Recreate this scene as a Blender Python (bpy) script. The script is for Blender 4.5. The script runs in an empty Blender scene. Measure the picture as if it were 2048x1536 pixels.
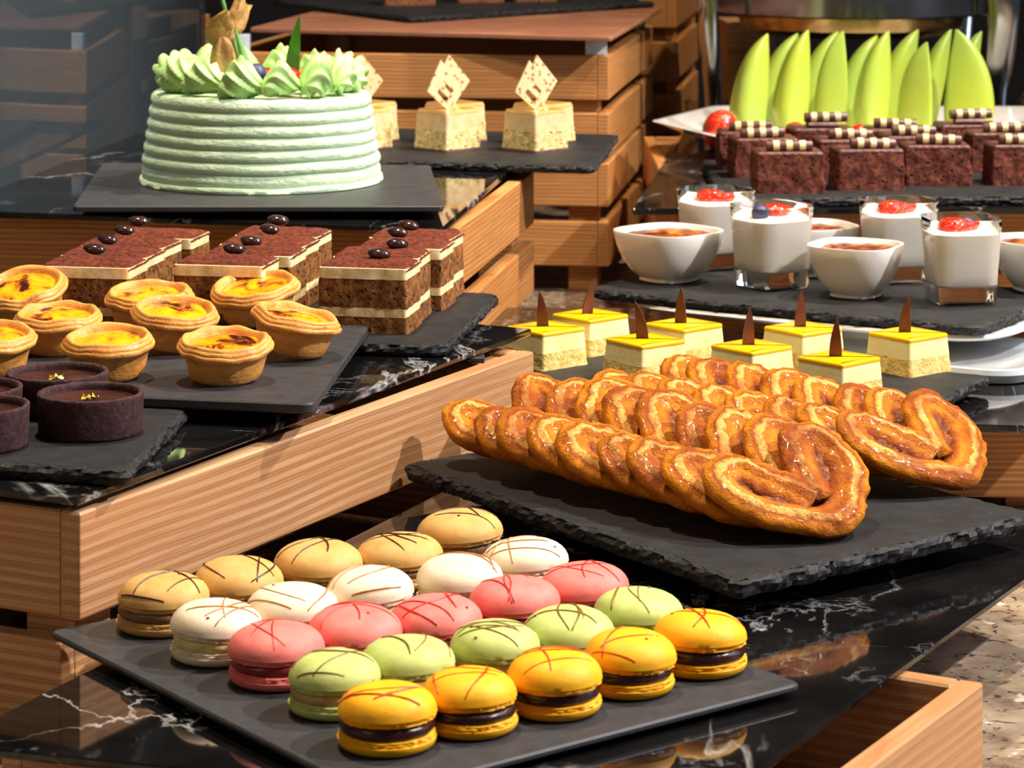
import bpy, bmesh, math, random
from mathutils import Vector, Matrix, noise, Euler

random.seed(7)
sc = bpy.context.scene
COL = sc.collection
PI = math.pi
R = math.radians

# ------------------------------------------------------------------ camera
# level view camera with a vertical lens shift; ZC is its height, F the focal length in frame pixels
F, ZC, HOR, CX = 5450.0, 1.345, -300.0, 1024.0
cd = bpy.data.cameras.new('camera')
cam = bpy.data.objects.new('camera', cd)
COL.objects.link(cam)
cam.location = (0, 0, ZC)
cam.rotation_euler = (PI / 2, 0, 0)
cd.sensor_width = 36
cd.lens = F / 2048 * 36
cd.shift_y = -(768 - HOR) / 2048
cd.clip_start = 0.05
cd.dof.use_dof = True
cd.dof.focus_distance = 1.55
cd.dof.aperture_fstop = 26
sc.camera = cam

# ------------------------------------------------------------------ world, light, exposure
sc.view_settings.view_transform = 'Standard'
sc.view_settings.look = 'None'
sc.view_settings.gamma = 1
sc.view_settings.use_curve_mapping = False
sc.view_settings.exposure = 0.0
w = bpy.data.worlds.new('room_air')
sc.world = w
w.use_nodes = True
w.node_tree.nodes['Background'].inputs[0].default_value = (0.62, 0.66, 0.75, 1)
w.node_tree.nodes['Background'].inputs[1].default_value = 0.085


def spot(name, loc, aim, power, col, radius, size=60, blend=0.4):
    l = bpy.data.lights.new(name, 'SPOT')
    l.energy = power
    l.color = col
    l.shadow_soft_size = radius
    l.spot_size = R(size)
    l.spot_blend = blend
    o = bpy.data.objects.new(name, l)
    COL.objects.link(o)
    o.location = loc
    o.rotation_euler = (Vector(aim) - Vector(loc)).to_track_quat('-Z', 'Y').to_euler()
    return o


def area(name, loc, aim, power, col, sx, sy):
    l = bpy.data.lights.new(name, 'AREA')
    l.energy = power
    l.color = col
    l.shape = 'RECTANGLE'
    l.size, l.size_y = sx, sy
    o = bpy.data.objects.new(name, l)
    COL.objects.link(o)
    o.location = loc
    o.rotation_euler = (Vector(aim) - Vector(loc)).to_track_quat('-Z', 'Y').to_euler()
    return o


spot('key_spot', (1.35, 2.2, 2.95), (0.05, 1.7, 1.0), 255, (1.0, 0.93, 0.82), 0.04, 62)
spot('warm_spot', (-0.25, 1.95, 3.1), (-0.05, 1.4, 1.0), 170, (1.0, 0.82, 0.58), 0.05, 60)
spot('rear_spot', (0.85, 2.45, 3.0), (0.22, 2.85, 1.1), 160, (1.0, 0.84, 0.62), 0.05, 62)
spot('front_spot', (0.75, 0.7, 2.9), (0.1, 1.5, 1.0), 22, (1.0, 0.90, 0.76), 0.06, 62)
spot('left_spot', (-0.75, 1.35, 3.0), (-0.5, 2.75, 1.15), 85, (1.0, 0.86, 0.70), 0.06, 34)  # added spot to brighten the crate behind the glass screen
spot('side_spot', (1.85, 1.1, 2.75), (0.2, 1.9, 1.0), 290, (1.0, 0.96, 0.97), 0.03, 50)
area('cool_fill', (2.3, 1.5, 1.75), (0.3, 1.8, 1.0), 10, (0.60, 0.72, 1.0), 0.5, 0.7)  # added bluish fill for cool right-hand edges, no window there
area('warm_fill', (-1.5, 0.1, 2.3), (0, 1.8, 1.0), 5.5, (1.0, 0.76, 0.48), 1.2, 1.0)  # added broad soft fill from the front left, no such lamp there


# ------------------------------------------------------------------ helpers
def P(u, v, H):
    """world XY of frame pixel (u, v) on the level H metres below the camera"""
    y = F * H / (v - HOR)
    return ((u - CX) * y / F, y)


def z(H):
    return ZC - H


def V2(a, b, t=1.0):
    return (a[0] + b[0] * t, a[1] + b[1] * t)


def unit(v):
    l = math.hypot(*v)
    return (v[0] / l, v[1] / l)


def mesh_obj(name, vf, m, parent=None, smooth=True, loc=(0, 0, 0), rot=(0, 0, 0), sharp=35, attr=None):
    me = bpy.data.meshes.new(name)
    me.from_pydata([tuple(v) for v in vf[0]], [], vf[1])
    me.update()
    if smooth:
        me.polygons.foreach_set('use_smooth', [True] * len(me.polygons))
        if sharp:
            me.set_sharp_from_angle(angle=R(sharp))
    if attr:
        a = me.attributes.new(attr[0], 'FLOAT', 'POINT')
        a.data.foreach_set('value', attr[1])
    if m:
        me.materials.append(m)
    o = bpy.data.objects.new(name, me)
    COL.objects.link(o)
    o.location = loc
    o.rotation_euler = rot
    if parent:
        o.parent = parent
    return o


def tag(o, label, cat, group=None, kind=None):
    o['label'] = label
    if cat:
        o['category'] = cat
    if group:
        o['group'] = group
    if kind:
        o['kind'] = kind
    return o


def thing(name, label, cat, loc, rz=0.0, group=None):
    o = bpy.data.objects.new(name, None)
    COL.objects.link(o)
    o.empty_display_size = 0.02
    o.location = loc
    o.rotation_euler = (0, 0, rz)
    return tag(o, label, cat, group)


def clone(root, loc, rz, label, group=None):
    """a copy of a thing with copies of its parts and their sub-parts"""
    r = root.copy()
    COL.objects.link(r)
    r.location = loc
    r.rotation_euler = (0, 0, rz)
    r['label'] = label
    if group:
        r['group'] = group
    for ch in list(root.children):
        c = ch.copy()
        COL.objects.link(c)
        c.parent = r
        for g in list(ch.children):
            d = g.copy()
            COL.objects.link(d)
            d.parent = c
    return r


def loft(rings, cap0=True, cap1=True):
    n = len(rings[0])
    vs, fs = [], []
    for r in rings:
        vs.extend(r)
    for k in range(len(rings) - 1):
        a, b = k * n, (k + 1) * n
        for i in range(n):
            j = (i + 1) % n
            fs.append((a + i, a + j, b + j, b + i))
    if cap0:
        fs.append(tuple(range(n - 1, -1, -1)))
    if cap1:
        a = (len(rings) - 1) * n
        fs.append(tuple(range(a, a + n)))
    return vs, fs


def join(*vfs):
    vs, fs = [], []
    for v, f in vfs:
        o = len(vs)
        vs.extend(v)
        fs.extend(tuple(i + o for i in q) for q in f)
    return vs, fs


def xf(vf, M):
    return [tuple(M @ Vector(v)) for v in vf[0]], vf[1]


def ring(r, zz, n=32, fn=None):
    out = []
    for i in range(n):
        a = 2 * PI * i / n
        rr = r * (fn(a, zz) if fn else 1)
        out.append((rr * math.cos(a), rr * math.sin(a), zz))
    return out


def lathe(prof, n=32, fn=None, cap0=True, cap1=True):
    return loft([ring(r, zz, n, fn) for r, zz in prof], cap0, cap1)


def tube(pts, rad, n=8, radii=None):
    rings = []
    N = len(pts)
    up0 = Vector((0, 0, 1))
    for i, p in enumerate(pts):
        p = Vector(p)
        d = (Vector(pts[min(i + 1, N - 1)]) - Vector(pts[max(i - 1, 0)])).normalized()
        up = up0 if abs(d.z) < 0.95 else Vector((1, 0, 0))
        a = d.cross(up).normalized()
        b = a.cross(d).normalized()
        r = radii[i] if radii else rad
        rings.append([tuple(p + a * (r * math.cos(t)) + b * (r * math.sin(t))) for t in [2 * PI * k / n for k in range(n)]])
    return loft(rings)


def rpoly(c, r, seg=5, step=None):
    """rounded polygon outline through the corners c (counter-clockwise), r one radius or a list; step subdivides the edges"""
    n = len(c)
    rs = r if isinstance(r, (list, tuple)) else [r] * n
    pts = []
    for i in range(n):
        p0, p1, p2 = Vector(c[i - 1]), Vector(c[i]), Vector(c[(i + 1) % n])
        d0, d1 = (p0 - p1).normalized(), (p2 - p1).normalized()
        ang = d0.angle(d1)
        t = min(rs[i] / math.tan(ang / 2), (p0 - p1).length * 0.48, (p2 - p1).length * 0.48)
        a, b = p1 + d0 * t, p1 + d1 * t
        for k in range(seg + 1):
            s = k / seg
            q = a * (1 - s) ** 2 + p1 * (2 * s * (1 - s)) + b * s * s
            pts.append((q.x, q.y))
    if step:
        out = []
        m = len(pts)
        for i in range(m):
            a, b = Vector(pts[i]), Vector(pts[(i + 1) % m])
            k = max(1, int((b - a).length / step))
            for j in range(k):
                q = a.lerp(b, j / k)
                out.append((q.x, q.y))
        pts = out
    return pts


def ccw(c):
    s = sum(c[i - 1][0] * c[i][1] - c[i][0] * c[i - 1][1] for i in range(len(c)))
    return list(c) if s > 0 else list(reversed(c))


def offset(pts, d):
    """move an outline inwards by d (number or list)"""
    n = len(pts)
    out = []
    for i in range(n):
        a, b = Vector(pts[i - 1]), Vector(pts[(i + 1) % n])
        t = (b - a).normalized() if (b - a).length > 1e-9 else Vector((1, 0))
        nrm = Vector((-t.y, t.x))
        dd = d[i] if isinstance(d, list) else d
        out.append((pts[i][0] + nrm.x * dd, pts[i][1] + nrm.y * dd))
    return out


def prism(pts, z0, z1, bev):
    r = lambda p, zz: [(x, y, zz) for x, y in p]
    i = offset(pts, bev)
    return loft([r(i, z0), r(pts, z0 + bev), r(pts, z1 - bev), r(i, z1)])


def box(lx, ly, lz, bev=0.001, c=(0, 0, 0)):
    x, y = lx / 2, ly / 2
    p = [(-x, -y), (x, -y), (x, y), (-x, y)]
    vf = prism(rpoly(p, bev, 2), -lz / 2, lz / 2, bev)
    return [(a + c[0], b + c[1], d + c[2]) for a, b, d in vf[0]], vf[1]


def N3(x, y, zz, s=1.0):
    return noise.noise(Vector((x * s, y * s, zz * s)))


# ------------------------------------------------------------------ materials
class Mat:
    def __init__(self, name, rough=0.5, spec=0.5, coat=0.0, metal=0.0):
        self.m = bpy.data.materials.new(name)
        self.m.use_nodes = True
        self.t = self.m.node_tree
        self.b = self.t.nodes['Principled BSDF']
        self.b.inputs['Roughness'].default_value = rough
        self.b.inputs['Specular IOR Level'].default_value = spec
        self.b.inputs['Coat Weight'].default_value = coat
        self.b.inputs['Coat Roughness'].default_value = 0.08
        self.b.inputs['Metallic'].default_value = metal
        self._co = None

    def n(self, typ, **kw):
        nd = self.t.nodes.new(typ)
        for k, v in kw.items():
            if k.startswith('i_'):
                nd.inputs[k[2:].replace('_', ' ')].default_value = v
            else:
                setattr(nd, k, v)
        return nd

    def l(self, a, b):
        self.t.links.new(a, b)

    def co(self):
        if self._co is None:
            tc = self.n('ShaderNodeTexCoord')
            oi = self.n('ShaderNodeObjectInfo')
            mul = self.n('ShaderNodeMath', operation='MULTIPLY')
            mul.inputs[1].default_value = 7.3
            self.l(oi.outputs['Random'], mul.inputs[0])
            add = self.n('ShaderNodeVectorMath', operation='ADD')
            self.l(tc.outputs['Object'], add.inputs[0])
            self.l(mul.outputs[0], add.inputs[1])
            self._co = add.outputs[0]
        return self._co

    def mapped(self, scale, src=None, rot=(0, 0, 0)):
        mp = self.n('ShaderNodeMapping')
        mp.inputs['Scale'].default_value = scale
        mp.inputs['Rotation'].default_value = rot
        self.l(src or self.co(), mp.inputs[0])
        return mp.outputs[0]

    def noise(self, scale, detail=3, rough=0.55, dist=0.0, src=None):
        nd = self.n('ShaderNodeTexNoise')
        nd.inputs['Scale'].default_value = scale
        nd.inputs['Detail'].default_value = detail
        nd.inputs['Roughness'].default_value = rough
        nd.inputs['Distortion'].default_value = dist
        self.l(src or self.co(), nd.inputs['Vector'])
        return nd.outputs['Fac']

    def voro(self, scale, feature='F1', src=None):
        nd = self.n('ShaderNodeTexVoronoi', feature=feature)
        nd.inputs['Scale'].default_value = scale
        self.l(src or self.co(), nd.inputs['Vector'])
        return nd.outputs['Distance']

    def ramp(self, fac, stops, interp='LINEAR'):
        r = self.n('ShaderNodeValToRGB')
        r.color_ramp.interpolation = interp
        e = r.color_ramp.elements
        while len(e) < len(stops):
            e.new(0.5)
        for k, (p, c) in enumerate(stops):
            e[k].position = p
            e[k].color = (c, c, c, 1) if isinstance(c, (int, float)) else (*c, 1)
        self.l(fac, r.inputs[0])
        return r.outputs[0]

    def mix(self, fac, a, b, mode='MIX'):
        m = self.n('ShaderNodeMix', data_type='RGBA', blend_type=mode)
        for s, v in ((0, fac), (6, a), (7, b)):
            if hasattr(v, 'links') or hasattr(v, 'is_linked'):
                self.l(v, m.inputs[s])
            elif isinstance(v, (int, float)):
                m.inputs[s].default_value = v if s == 0 else (v, v, v, 1)
            else:
                m.inputs[s].default_value = (*v, 1)
        return m.outputs[2]

    def math(self, op, a, b=0.0):
        m = self.n('ShaderNodeMath', operation=op)
        for k, v in enumerate((a, b)):
            if hasattr(v, 'is_linked'):
                self.l(v, m.inputs[k])
            else:
                m.inputs[k].default_value = v
        return m.outputs[0]

    def color(self, c):
        if hasattr(c, 'is_linked'):
            self.l(c, self.b.inputs['Base Color'])
        else:
            self.b.inputs['Base Color'].default_value = (*c, 1)
        return self

    def roughf(self, f):
        self.l(f, self.b.inputs['Roughness'])
        return self

    def bump(self, h, dist, strength=1.0):
        b = self.n('ShaderNodeBump')
        b.inputs['Strength'].default_value = strength
        b.inputs['Distance'].default_value = dist
        self.l(h, b.inputs['Height'])
        self.l(b.outputs[0], self.b.inputs['Normal'])
        return self

    def sss(self, w, rad, scale):
        self.b.inputs['Subsurface Weight'].default_value = w
        self.b.inputs['Subsurface Radius'].default_value = rad
        self.b.inputs['Subsurface Scale'].default_value = scale
        return self


def S(r, g, b):
    """8-bit display colour to linear"""
    f = lambda c: ((c / 255 + 0.055) / 1.055) ** 2.4 if c > 10 else c / 255 / 12.92
    return (f(r), f(g), f(b))


def simple(name, c, c2=None, scale=60, rough=0.5, bump=None, spec=0.5, coat=0.0, metal=0.0, lo=0.4, hi=0.6, detail=4):
    m = Mat(name, rough, spec, coat, metal)
    if c2:
        m.color(m.ramp(m.noise(scale, detail), [(lo, c), (hi, c2)]))
    else:
        m.color(c)
    if bump:
        m.bump(m.noise(bump[0], 5, 0.6), bump[1], bump[2] if len(bump) > 2 else 1.0)
    return m.m


def wood(name, light, mid, dark, rings=55, rough=0.45):
    m = Mat(name, rough, 0.35)
    mp = m.mapped((0.35, 1.0, 1.0))
    wv = m.n('ShaderNodeTexWave', wave_type='BANDS', bands_direction='Z')
    wv.inputs['Scale'].default_value = rings
    wv.inputs['Distortion'].default_value = 9
    wv.inputs['Detail'].default_value = 2.5
    wv.inputs['Detail Scale'].default_value = 0.16
    wv.inputs['Detail Roughness'].default_value = 0.45
    m.l(mp, wv.inputs['Vector'])
    fib = m.noise(230, 4, 0.65, src=m.mapped((0.05, 3.0, 3.0)))
    big = m.noise(5, 2, src=m.mapped((0.6, 2, 2)))
    c = m.ramp(wv.outputs['Fac'], [(0.0, light), (0.55, mid), (0.9, dark), (1.0, mid)])
    c = m.mix(m.ramp(big, [(0.35, 0.0), (0.65, 0.5)]), c, mid)
    c = m.mix(m.ramp(fib, [(0.36, 0.55), (0.60, 0.0)]), c, dark)
    m.color(c)
    m.bump(fib, 0.0003, 0.5)
    return m.m


def marble():
    m = Mat('black_marble', 0.045, 0.6)
    co = m.co()
    wn = m.n('ShaderNodeTexNoise')
    wn.inputs['Scale'].default_value = 7
    wn.inputs['Detail'].default_value = 7
    wn.inputs['Roughness'].default_value = 0.62
    m.l(co, wn.inputs['Vector'])
    off = m.n('ShaderNodeVectorMath', operation='MULTIPLY_ADD')
    m.l(wn.outputs['Color'], off.inputs[0])
    off.inputs[1].default_value = (0.16, 0.16, 0.16)
    m.l(co, off.inputs[2])
    st = m.mapped((4.6, 2.2, 4.6), off.outputs[0], (0, 0, 0.6))
    v1 = m.voro(1.0, 'DISTANCE_TO_EDGE', st)
    v2 = m.voro(2.6, 'DISTANCE_TO_EDGE', st)
    rid = m.math('ABSOLUTE', m.math('SUBTRACT', m.noise(5.5, 6, 0.6, 0.6, src=m.mapped((1, 0.55, 1), None, (0, 0, -0.5))), 0.5))
    rid2 = m.math('ABSOLUTE', m.math('SUBTRACT', m.noise(9, 7, 0.65, 0.3, src=m.mapped((0.5, 1.3, 1), None, (0, 0, 0.35))), 0.47))
    mask = m.ramp(m.noise(9, 3), [(0.52, 0.0), (0.60, 1.0)])
    mask2 = m.ramp(m.noise(12, 3), [(0.55, 0.0), (0.63, 1.0)])
    mask3 = m.ramp(m.noise(6, 2), [(0.47, 0.0), (0.57, 1.0)])
    fl = m.ramp(m.noise(120, 3), [(0.3, 0.35), (0.6, 1.0)])
    a = m.math('MULTIPLY', m.ramp(v1, [(0.0, 1.0), (0.006, 0.4), (0.014, 0.0)]), mask)
    b = m.math('MULTIPLY', m.ramp(v2, [(0.0, 0.6), (0.010, 0.0)]), mask2)
    c = m.math('MULTIPLY', m.ramp(rid, [(0.0, 1.0), (0.0035, 0.5), (0.008, 0.0)]), mask3)
    d = m.math('MULTIPLY', m.ramp(rid2, [(0.0, 0.8), (0.003, 0.3), (0.006, 0.0)]), mask2)
    f = m.math('MULTIPLY', m.math('MAXIMUM', m.math('MAXIMUM', a, b), m.math('MAXIMUM', c, d)), fl)
    base = m.ramp(m.noise(16, 5), [(0.4, (0.0035, 0.0033, 0.0034)), (0.75, (0.012, 0.0105, 0.010))])
    m.color(m.mix(f, base, (0.38, 0.37, 0.365)))
    return m.m


def slate_mat(name, c1, c2, rough=0.62, bump=0.0006, scale=55):
    m = Mat(name, rough, 0.25)
    n1 = m.noise(scale, 6, 0.65, src=m.mapped((1, 1, 3)))
    n2 = m.noise(600, 2)
    sp = m.voro(55)
    c = m.mix(m.ramp(n1, [(0.35, 0.0), (0.65, 1.0)]), c1, c2)
    c = m.mix(m.ramp(sp, [(0.02, 0.35), (0.045, 0.0)]), c, (0.2, 0.2, 0.2))
    m.color(c)
    h = m.math('ADD', n1, m.math('MULTIPLY', n2, 0.25))
    m.bump(h, bump, 0.8)
    return m.m


def crumb(name, c, c2, scale=260, bump=0.0016, rough=0.85, holes=None, hole_scale=240):
    m = Mat(name, rough, 0.2)
    n1 = m.noise(scale, 4, 0.6)
    col = m.ramp(n1, [(0.38, c), (0.62, c2)])
    h = n1
    if holes:
        v = m.voro(hole_scale)
        d = m.ramp(v, [(0.12, 1.0), (0.34, 0.0)])
        pick = m.ramp(m.noise(150, 2), [(0.45, 0.0), (0.58, 1.0)])
        f = m.math('MULTIPLY', d, pick)
        col = m.mix(f, col, holes)
        h = m.math('SUBTRACT', n1, m.math('MULTIPLY', f, 1.2))
    m.color(col)
    m.bump(h, bump, 0.9)
    return m.m


def granite():
    m = Mat('speckled_granite', 0.22, 0.4)
    n1 = m.noise(28, 5, 0.65)
    n2 = m.noise(70, 4, 0.6, 0.5)
    n3 = m.noise(120, 3, 0.6, 0.8)
    c = m.ramp(n1, [(0.3, S(182, 162, 136)), (0.5, S(154, 133, 109)), (0.68, S(108, 88, 74))])
    c = m.mix(m.ramp(n2, [(0.58, 0.0), (0.64, 0.9)]), c, S(96, 62, 46))
    c = m.mix(m.ramp(n3, [(0.60, 0.0), (0.66, 0.95)]), c, S(34, 30, 32))
    c = m.mix(m.ramp(m.noise(60, 3), [(0.62, 0.0), (0.68, 0.8)]), c, S(214, 200, 180))
    m.color(c)
    return m.m


M_MARBLE = marble()
M_GRANITE = granite()
M_OAK = wood('ash_wood', S(204, 162, 122), S(190, 142, 98), S(158, 104, 60))
M_OAK2 = wood('oak_wood', S(206, 152, 96), S(190, 130, 72), S(150, 92, 44), 80)
M_BOARD = wood('board_wood', S(178, 122, 92), S(160, 106, 80), S(130, 84, 62), 100, 0.35)
M_SLATE = slate_mat('rough_slate', (0.009, 0.0088, 0.0098), (0.019, 0.0182, 0.0195))
M_SLATE2 = slate_mat('smooth_slate', (0.030, 0.030, 0.033), (0.045, 0.044, 0.047), 0.48, 0.00015, 90)
M_RUBBER = simple('black_rubber', (0.012, 0.012, 0.012), rough=0.6)
M_STEEL = simple('brushed_steel', S(190, 188, 184), S(150, 148, 146), 8, 0.16, metal=1.0)
M_BRASS = simple('brass_tinted_steel', S(200, 168, 112), S(150, 120, 76), 12, 0.24, metal=1.0)
M_CHINA = simple('white_porcelain', S(236, 232, 226), rough=0.12, coat=0.6)
M_CHINA2 = simple('grey_porcelain', S(196, 202, 208), rough=0.12, coat=0.6)
M_WALL = simple('dark_plaster', S(112, 98, 90), S(96, 84, 78), 3, 0.8)
M_FLOOR = simple('dark_floor_tile', S(70, 60, 52), S(58, 50, 45), 4, 0.5)
M_CAB = simple('dark_cabinet', S(52, 38, 28), S(42, 30, 22), 9, 0.5)

# levels, metres below the camera
HG = 0.445
HA, HM, HPAL = 0.383, 0.3765, 0.3620
HL, HC, HE = 0.3167, 0.3087, 0.3027
HK, HPLATE, HBG = 0.2725, 0.2620, 0.2655
HB, HY = 0.375, 0.363
HPN = 0.340
HR, HRS = 0.300, 0.292

# ------------------------------------------------------------------ setting: floor, wall, counter
o = mesh_obj('floor', box(9, 9, 0.06, 0.004), M_FLOOR, loc=(0, 2.5, -0.03))
tag(o, 'dark tiled floor under the buffet counter', None, kind='structure')
o = mesh_obj('wall_back', box(9, 0.12, 3.4, 0.004), M_WALL, loc=(0, 5.6, 1.7))
tag(o, 'dark brown wall behind the buffet', None, kind='structure')
t = thing('buffet_counter', 'speckled beige granite buffet counter carrying every crate and slab', 'counter', (0, 2.4, 0))
mesh_obj('countertop', box(2.9, 3.6, 0.04, 0.004), M_GRANITE, t, loc=(0, 0, z(HG) - 0.02))
mesh_obj('cabinet', box(2.7, 3.4, z(HG) - 0.04, 0.004), M_CAB, t, loc=(0, 0, (z(HG) - 0.04) / 2))


# ------------------------------------------------------------------ wooden crates
def crate(label, corner, ex, ey, lx, ly, rings, mat, group, th=0.012, open_side=False, posts=True):
    """corner: world XY of one outer corner; ex runs along the front planks (away from the corner), ey along the side planks.
    rings: (H of the top, H of the bottom) of each course of planks; corner posts stand inside down to the counter"""
    ex, ey = unit(ex), unit(ey)
    ang = math.atan2(ex[1], ex[0])
    t = thing('wooden_crate', label, 'crate', (corner[0], corner[1], z(HG)), ang, group)
    s = 1 if ex[0] * ey[1] - ex[1] * ey[0] > 0 else -1
    hz = lambda H: HG - H
    for (h0, h1) in rings:
        zc, hh = (hz(h0) + hz(h1)) / 2, h1 - h0
        for yy in (th / 2, ly - th / 2):
            mesh_obj('plank', box(lx - 2 * th, th, hh, 0.0012), mat, t, loc=(lx / 2, s * yy, zc), smooth=False)
        for xx in (th / 2, lx - th / 2):
            if open_side and xx < lx / 2 and h0 > rings[0][0]:
                continue
            mesh_obj('plank', box(ly, th, hh, 0.0012), mat, t, loc=(xx, s * ly / 2, zc), rot=(0, 0, PI / 2), smooth=False)
    if not posts:
        return t
    top = hz(rings[0][0] + 0.003)
    pw = 0.03
    for xx in (th + pw / 2, lx - th - pw / 2):
        for yy in (th + pw / 2, ly - th - pw / 2):
            mesh_obj('corner_post', box(pw, pw, top, 0.001), mat, t, loc=(xx, s * yy, top / 2), smooth=False)
    return t


GC = 'wooden crates stacked as risers on the counter'
# crate under the tarts (left), its long face runs back along the macarons
kc = P(160, 1027, 0.325)
kr = P(1068, 703, 0.325)
dR = unit((kr[0] - kc[0], kr[1] - kc[1]))
dL = (-dR[1], dR[0])
lenR = math.hypot(kr[0] - kc[0], kr[1] - kc[1])
crate('pale ash crate with long grained plank beside the macarons, under the tart slab', kc, dL, dR, 0.40, lenR,
      [(0.325, 0.378), (0.390, 0.443)], M_OAK, GC, open_side=True)
# crate under the cake
cc = P(918, 455, 0.280)
ce = P(1068, 343, 0.280)
dCR = unit((ce[0] - cc[0], ce[1] - cc[1]))
dCL = (-dCR[1], dCR[0])
crate('oak crate under the green cake, behind the tiramisu rows', cc, dCL, dCR, 0.385, math.hypot(ce[0] - cc[0], ce[1] - cc[1]),
      [(0.280, 0.3255), (0.340, 0.3845), (0.398, 0.443)], M_OAK2, GC)
# tall double crate with the wooden board on top
dT, dTL = (0.141, 0.99), (-0.99, 0.141)
tc = (0.097, 2.735)
crate('tall oak crate stack behind the beige cakes, wooden board on its top', tc, dTL, dT, 0.40, 0.49,
      [(0.207, 0.2515), (0.2645, 0.3085), (0.3145, 0.3585), (0.3735, 0.4185)], M_OAK2, GC)
crate('tall crate stack between the boarded crate and the chafing dish', (0.196, 3.255), dTL, dT, 0.045, 0.36,
      [(0.164, 0.2129), (0.2296, 0.2773), (0.2922, 0.3399), (0.354, 0.40), (0.408, 0.444)], M_OAK2, GC)
crate('open crate stack standing behind the glass screen', (-0.388, 2.79), (-0.995, 0.06), (0.06, 0.995), 0.42, 0.46,
      [(0.1956, 0.2400), (0.2560, 0.3005), (0.318, 0.3625), (0.380, 0.4245)], M_OAK2, GC)
# low crate under the macaron slab (its corner shows at the lower right)
ka = P(1967, 1365, 0.387)
dA = unit((0.50, 0.866))
crate('low crate whose open mitred corner sticks out under the macaron slab', ka, (-dA[1], dA[0]), (-dA[0], -dA[1]), 0.36, 0.27,
      [(0.387, 0.4446)], M_OAK, GC, posts=False)
crate('low crate under the far end of the large slab, by the palmier slate', (-0.0313, 1.666), (0.915, -0.403), (-0.403, -0.915), 0.15, 0.165, [(0.387, 0.4446)], M_OAK, GC, posts=False)
# crate under the lemon cake slab
crate('low crate under the slab with the yellow cakes', (0.375, 1.83), (-0.996, 0.09), (0.09, 0.996), 0.34, 0.33, [(0.388, 0.436)], M_OAK2, GC)
# brownie crate and chafing crate
crate('oak crate under the brownie slab, behind the glasses', (0.62, 2.345), (-1, 0.0), (0.10, 1), 0.48, 0.56,
      [(0.3055, 0.3505), (0.364, 0.4085), (0.42, 0.444)], M_OAK2, GC)
crate('dark oak crate carrying the chafing dish', (0.66, 2.985), (-1, 0.0), (0.0, 1), 0.45, 0.24,
      [(0.303, 0.348), (0.362, 0.407), (0.416, 0.444)], M_OAK2, GC)
t = thing('wooden_riser', 'tall pale wooden riser box behind the chafing dish leg', 'riser', (0.288, 3.36, z(HG)), 0.05)
mesh_obj('upper_board', box(0.058, 0.10, 0.035, 0.001), M_OAK, t, loc=(0, 0, HG - 0.2265))
mesh_obj('lower_board', box(0.055, 0.097, HG - 0.244, 0.001), M_OAK2, t, loc=(0, 0, (HG - 0.244) / 2))


# ------------------------------------------------------------------ marble slabs
def slab(label, corners, H, th=0.0045, spacers=(), sp_h=0.004, name='marble_slab', mat=None, sp_mat=None):
    c = ccw(corners)
    cx, cy = sum(p[0] for p in c) / len(c), sum(p[1] for p in c) / len(c)
    out = rpoly([(x - cx, y - cy) for x, y in c], 0.003, 3)
    o = mesh_obj(name, prism(out, -th, 0, 0.0009), mat or M_MARBLE, loc=(cx, cy, z(H)), sharp=20)
    tag(o, label, 'slab', 'black marble slabs on the crates' if not mat else None)
    for (x, y) in spacers:
        mesh_obj('spacer', box(0.022, 0.014, sp_h, 0.0008), sp_mat or M_RUBBER, o, loc=(x - cx, y - cy, -th - sp_h / 2))
    return o


c1, c2 = P(155, 995, HL), P(1065, 657, HL)
e = unit((c2[0] - c1[0], c2[1] - c1[1]))
nL = (-e[1], e[0])
ins = lambda p, a, b, u1, u2: (p[0] + a * u1[0] + b * u2[0], p[1] + a * u1[1] + b * u2[1])
slab('black marble slab under the tart and tiramisu slates', [c1, c2, V2(c2, nL, 0.40), V2(c1, nL, 0.40)], HL, 0.0045,
     [ins(kr, -0.05, 0.022, dR, dL), ins(kc, 0.05, 0.03, dR, dL), ins(kr, -0.05, 0.37, dR, dL), ins(kc, 0.05, 0.37, dR, dL)], 0.0038)
k1, k2 = P(885, 456, HK), P(1012, 345, HK)
ek = unit((k2[0] - k1[0], k2[1] - k1[1]))
nk = unit((-0.333, 0.0725))
slab('black marble slab under the green cake and beige cakes', [k1, V2(k1, ek, 0.66), (-0.345, 2.74), (-0.43, 2.066)], HK, 0.0045,
     [ins(cc, 0.03, 0.022, dCR, dCL), ins(cc, 0.32, 0.022, dCR, dCL), ins(cc, 0.03, 0.35, dCR, dCL), ins(cc, 0.32, 0.35, dCR, dCL)], 0.003)
a0, a1 = P(-114, 1487, HA), P(880, 985, HA)
ea = unit((a1[0] - a0[0], a1[1] - a0[1]))
b0, b1 = P(1520, 1536, HA), P(2048, 1156, HA)
eb = unit((b1[0] - b0[0], b1[1] - b0[1]))
aF = P(640, 1572, HA)
slab('large white-veined black marble slab under the macarons and palmiers',
     [a0, V2(a0, (0.96, -0.28), 0.18), V2(b0, eb, -0.14), V2(b0, eb, 0.45), (0.115, 1.79), V2(a0, ea, 0.545)], HA, 0.004)
slab('black marble slab under the yellow cakes', [P(2110, 853, HB), (0.47, 2.22), (-0.035, 2.235), (-0.03, 1.845), (0.12, 1.80)], HB, 0.005,
     [(0.34, 1.845), (0.06, 1.872), (0.36, 2.15), (0.07, 2.15)], 0.008)
r1, r2 = P(1264, 417, HR), P(1354, 285, HR)
slab('black marble slab under the brownies and the melon plate', [r1, (0.62, 2.29), (0.64, 2.965), V2(r1, unit((r2[0] - r1[0], r2[1] - r1[1])), 0.66)], HR, 0.0055)
slab('black marble slab under the chafing dish', [(0.195, 2.972), (0.72, 2.972), (0.72, 3.24), (0.205, 3.24)], 0.2975, 0.0055)

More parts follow.
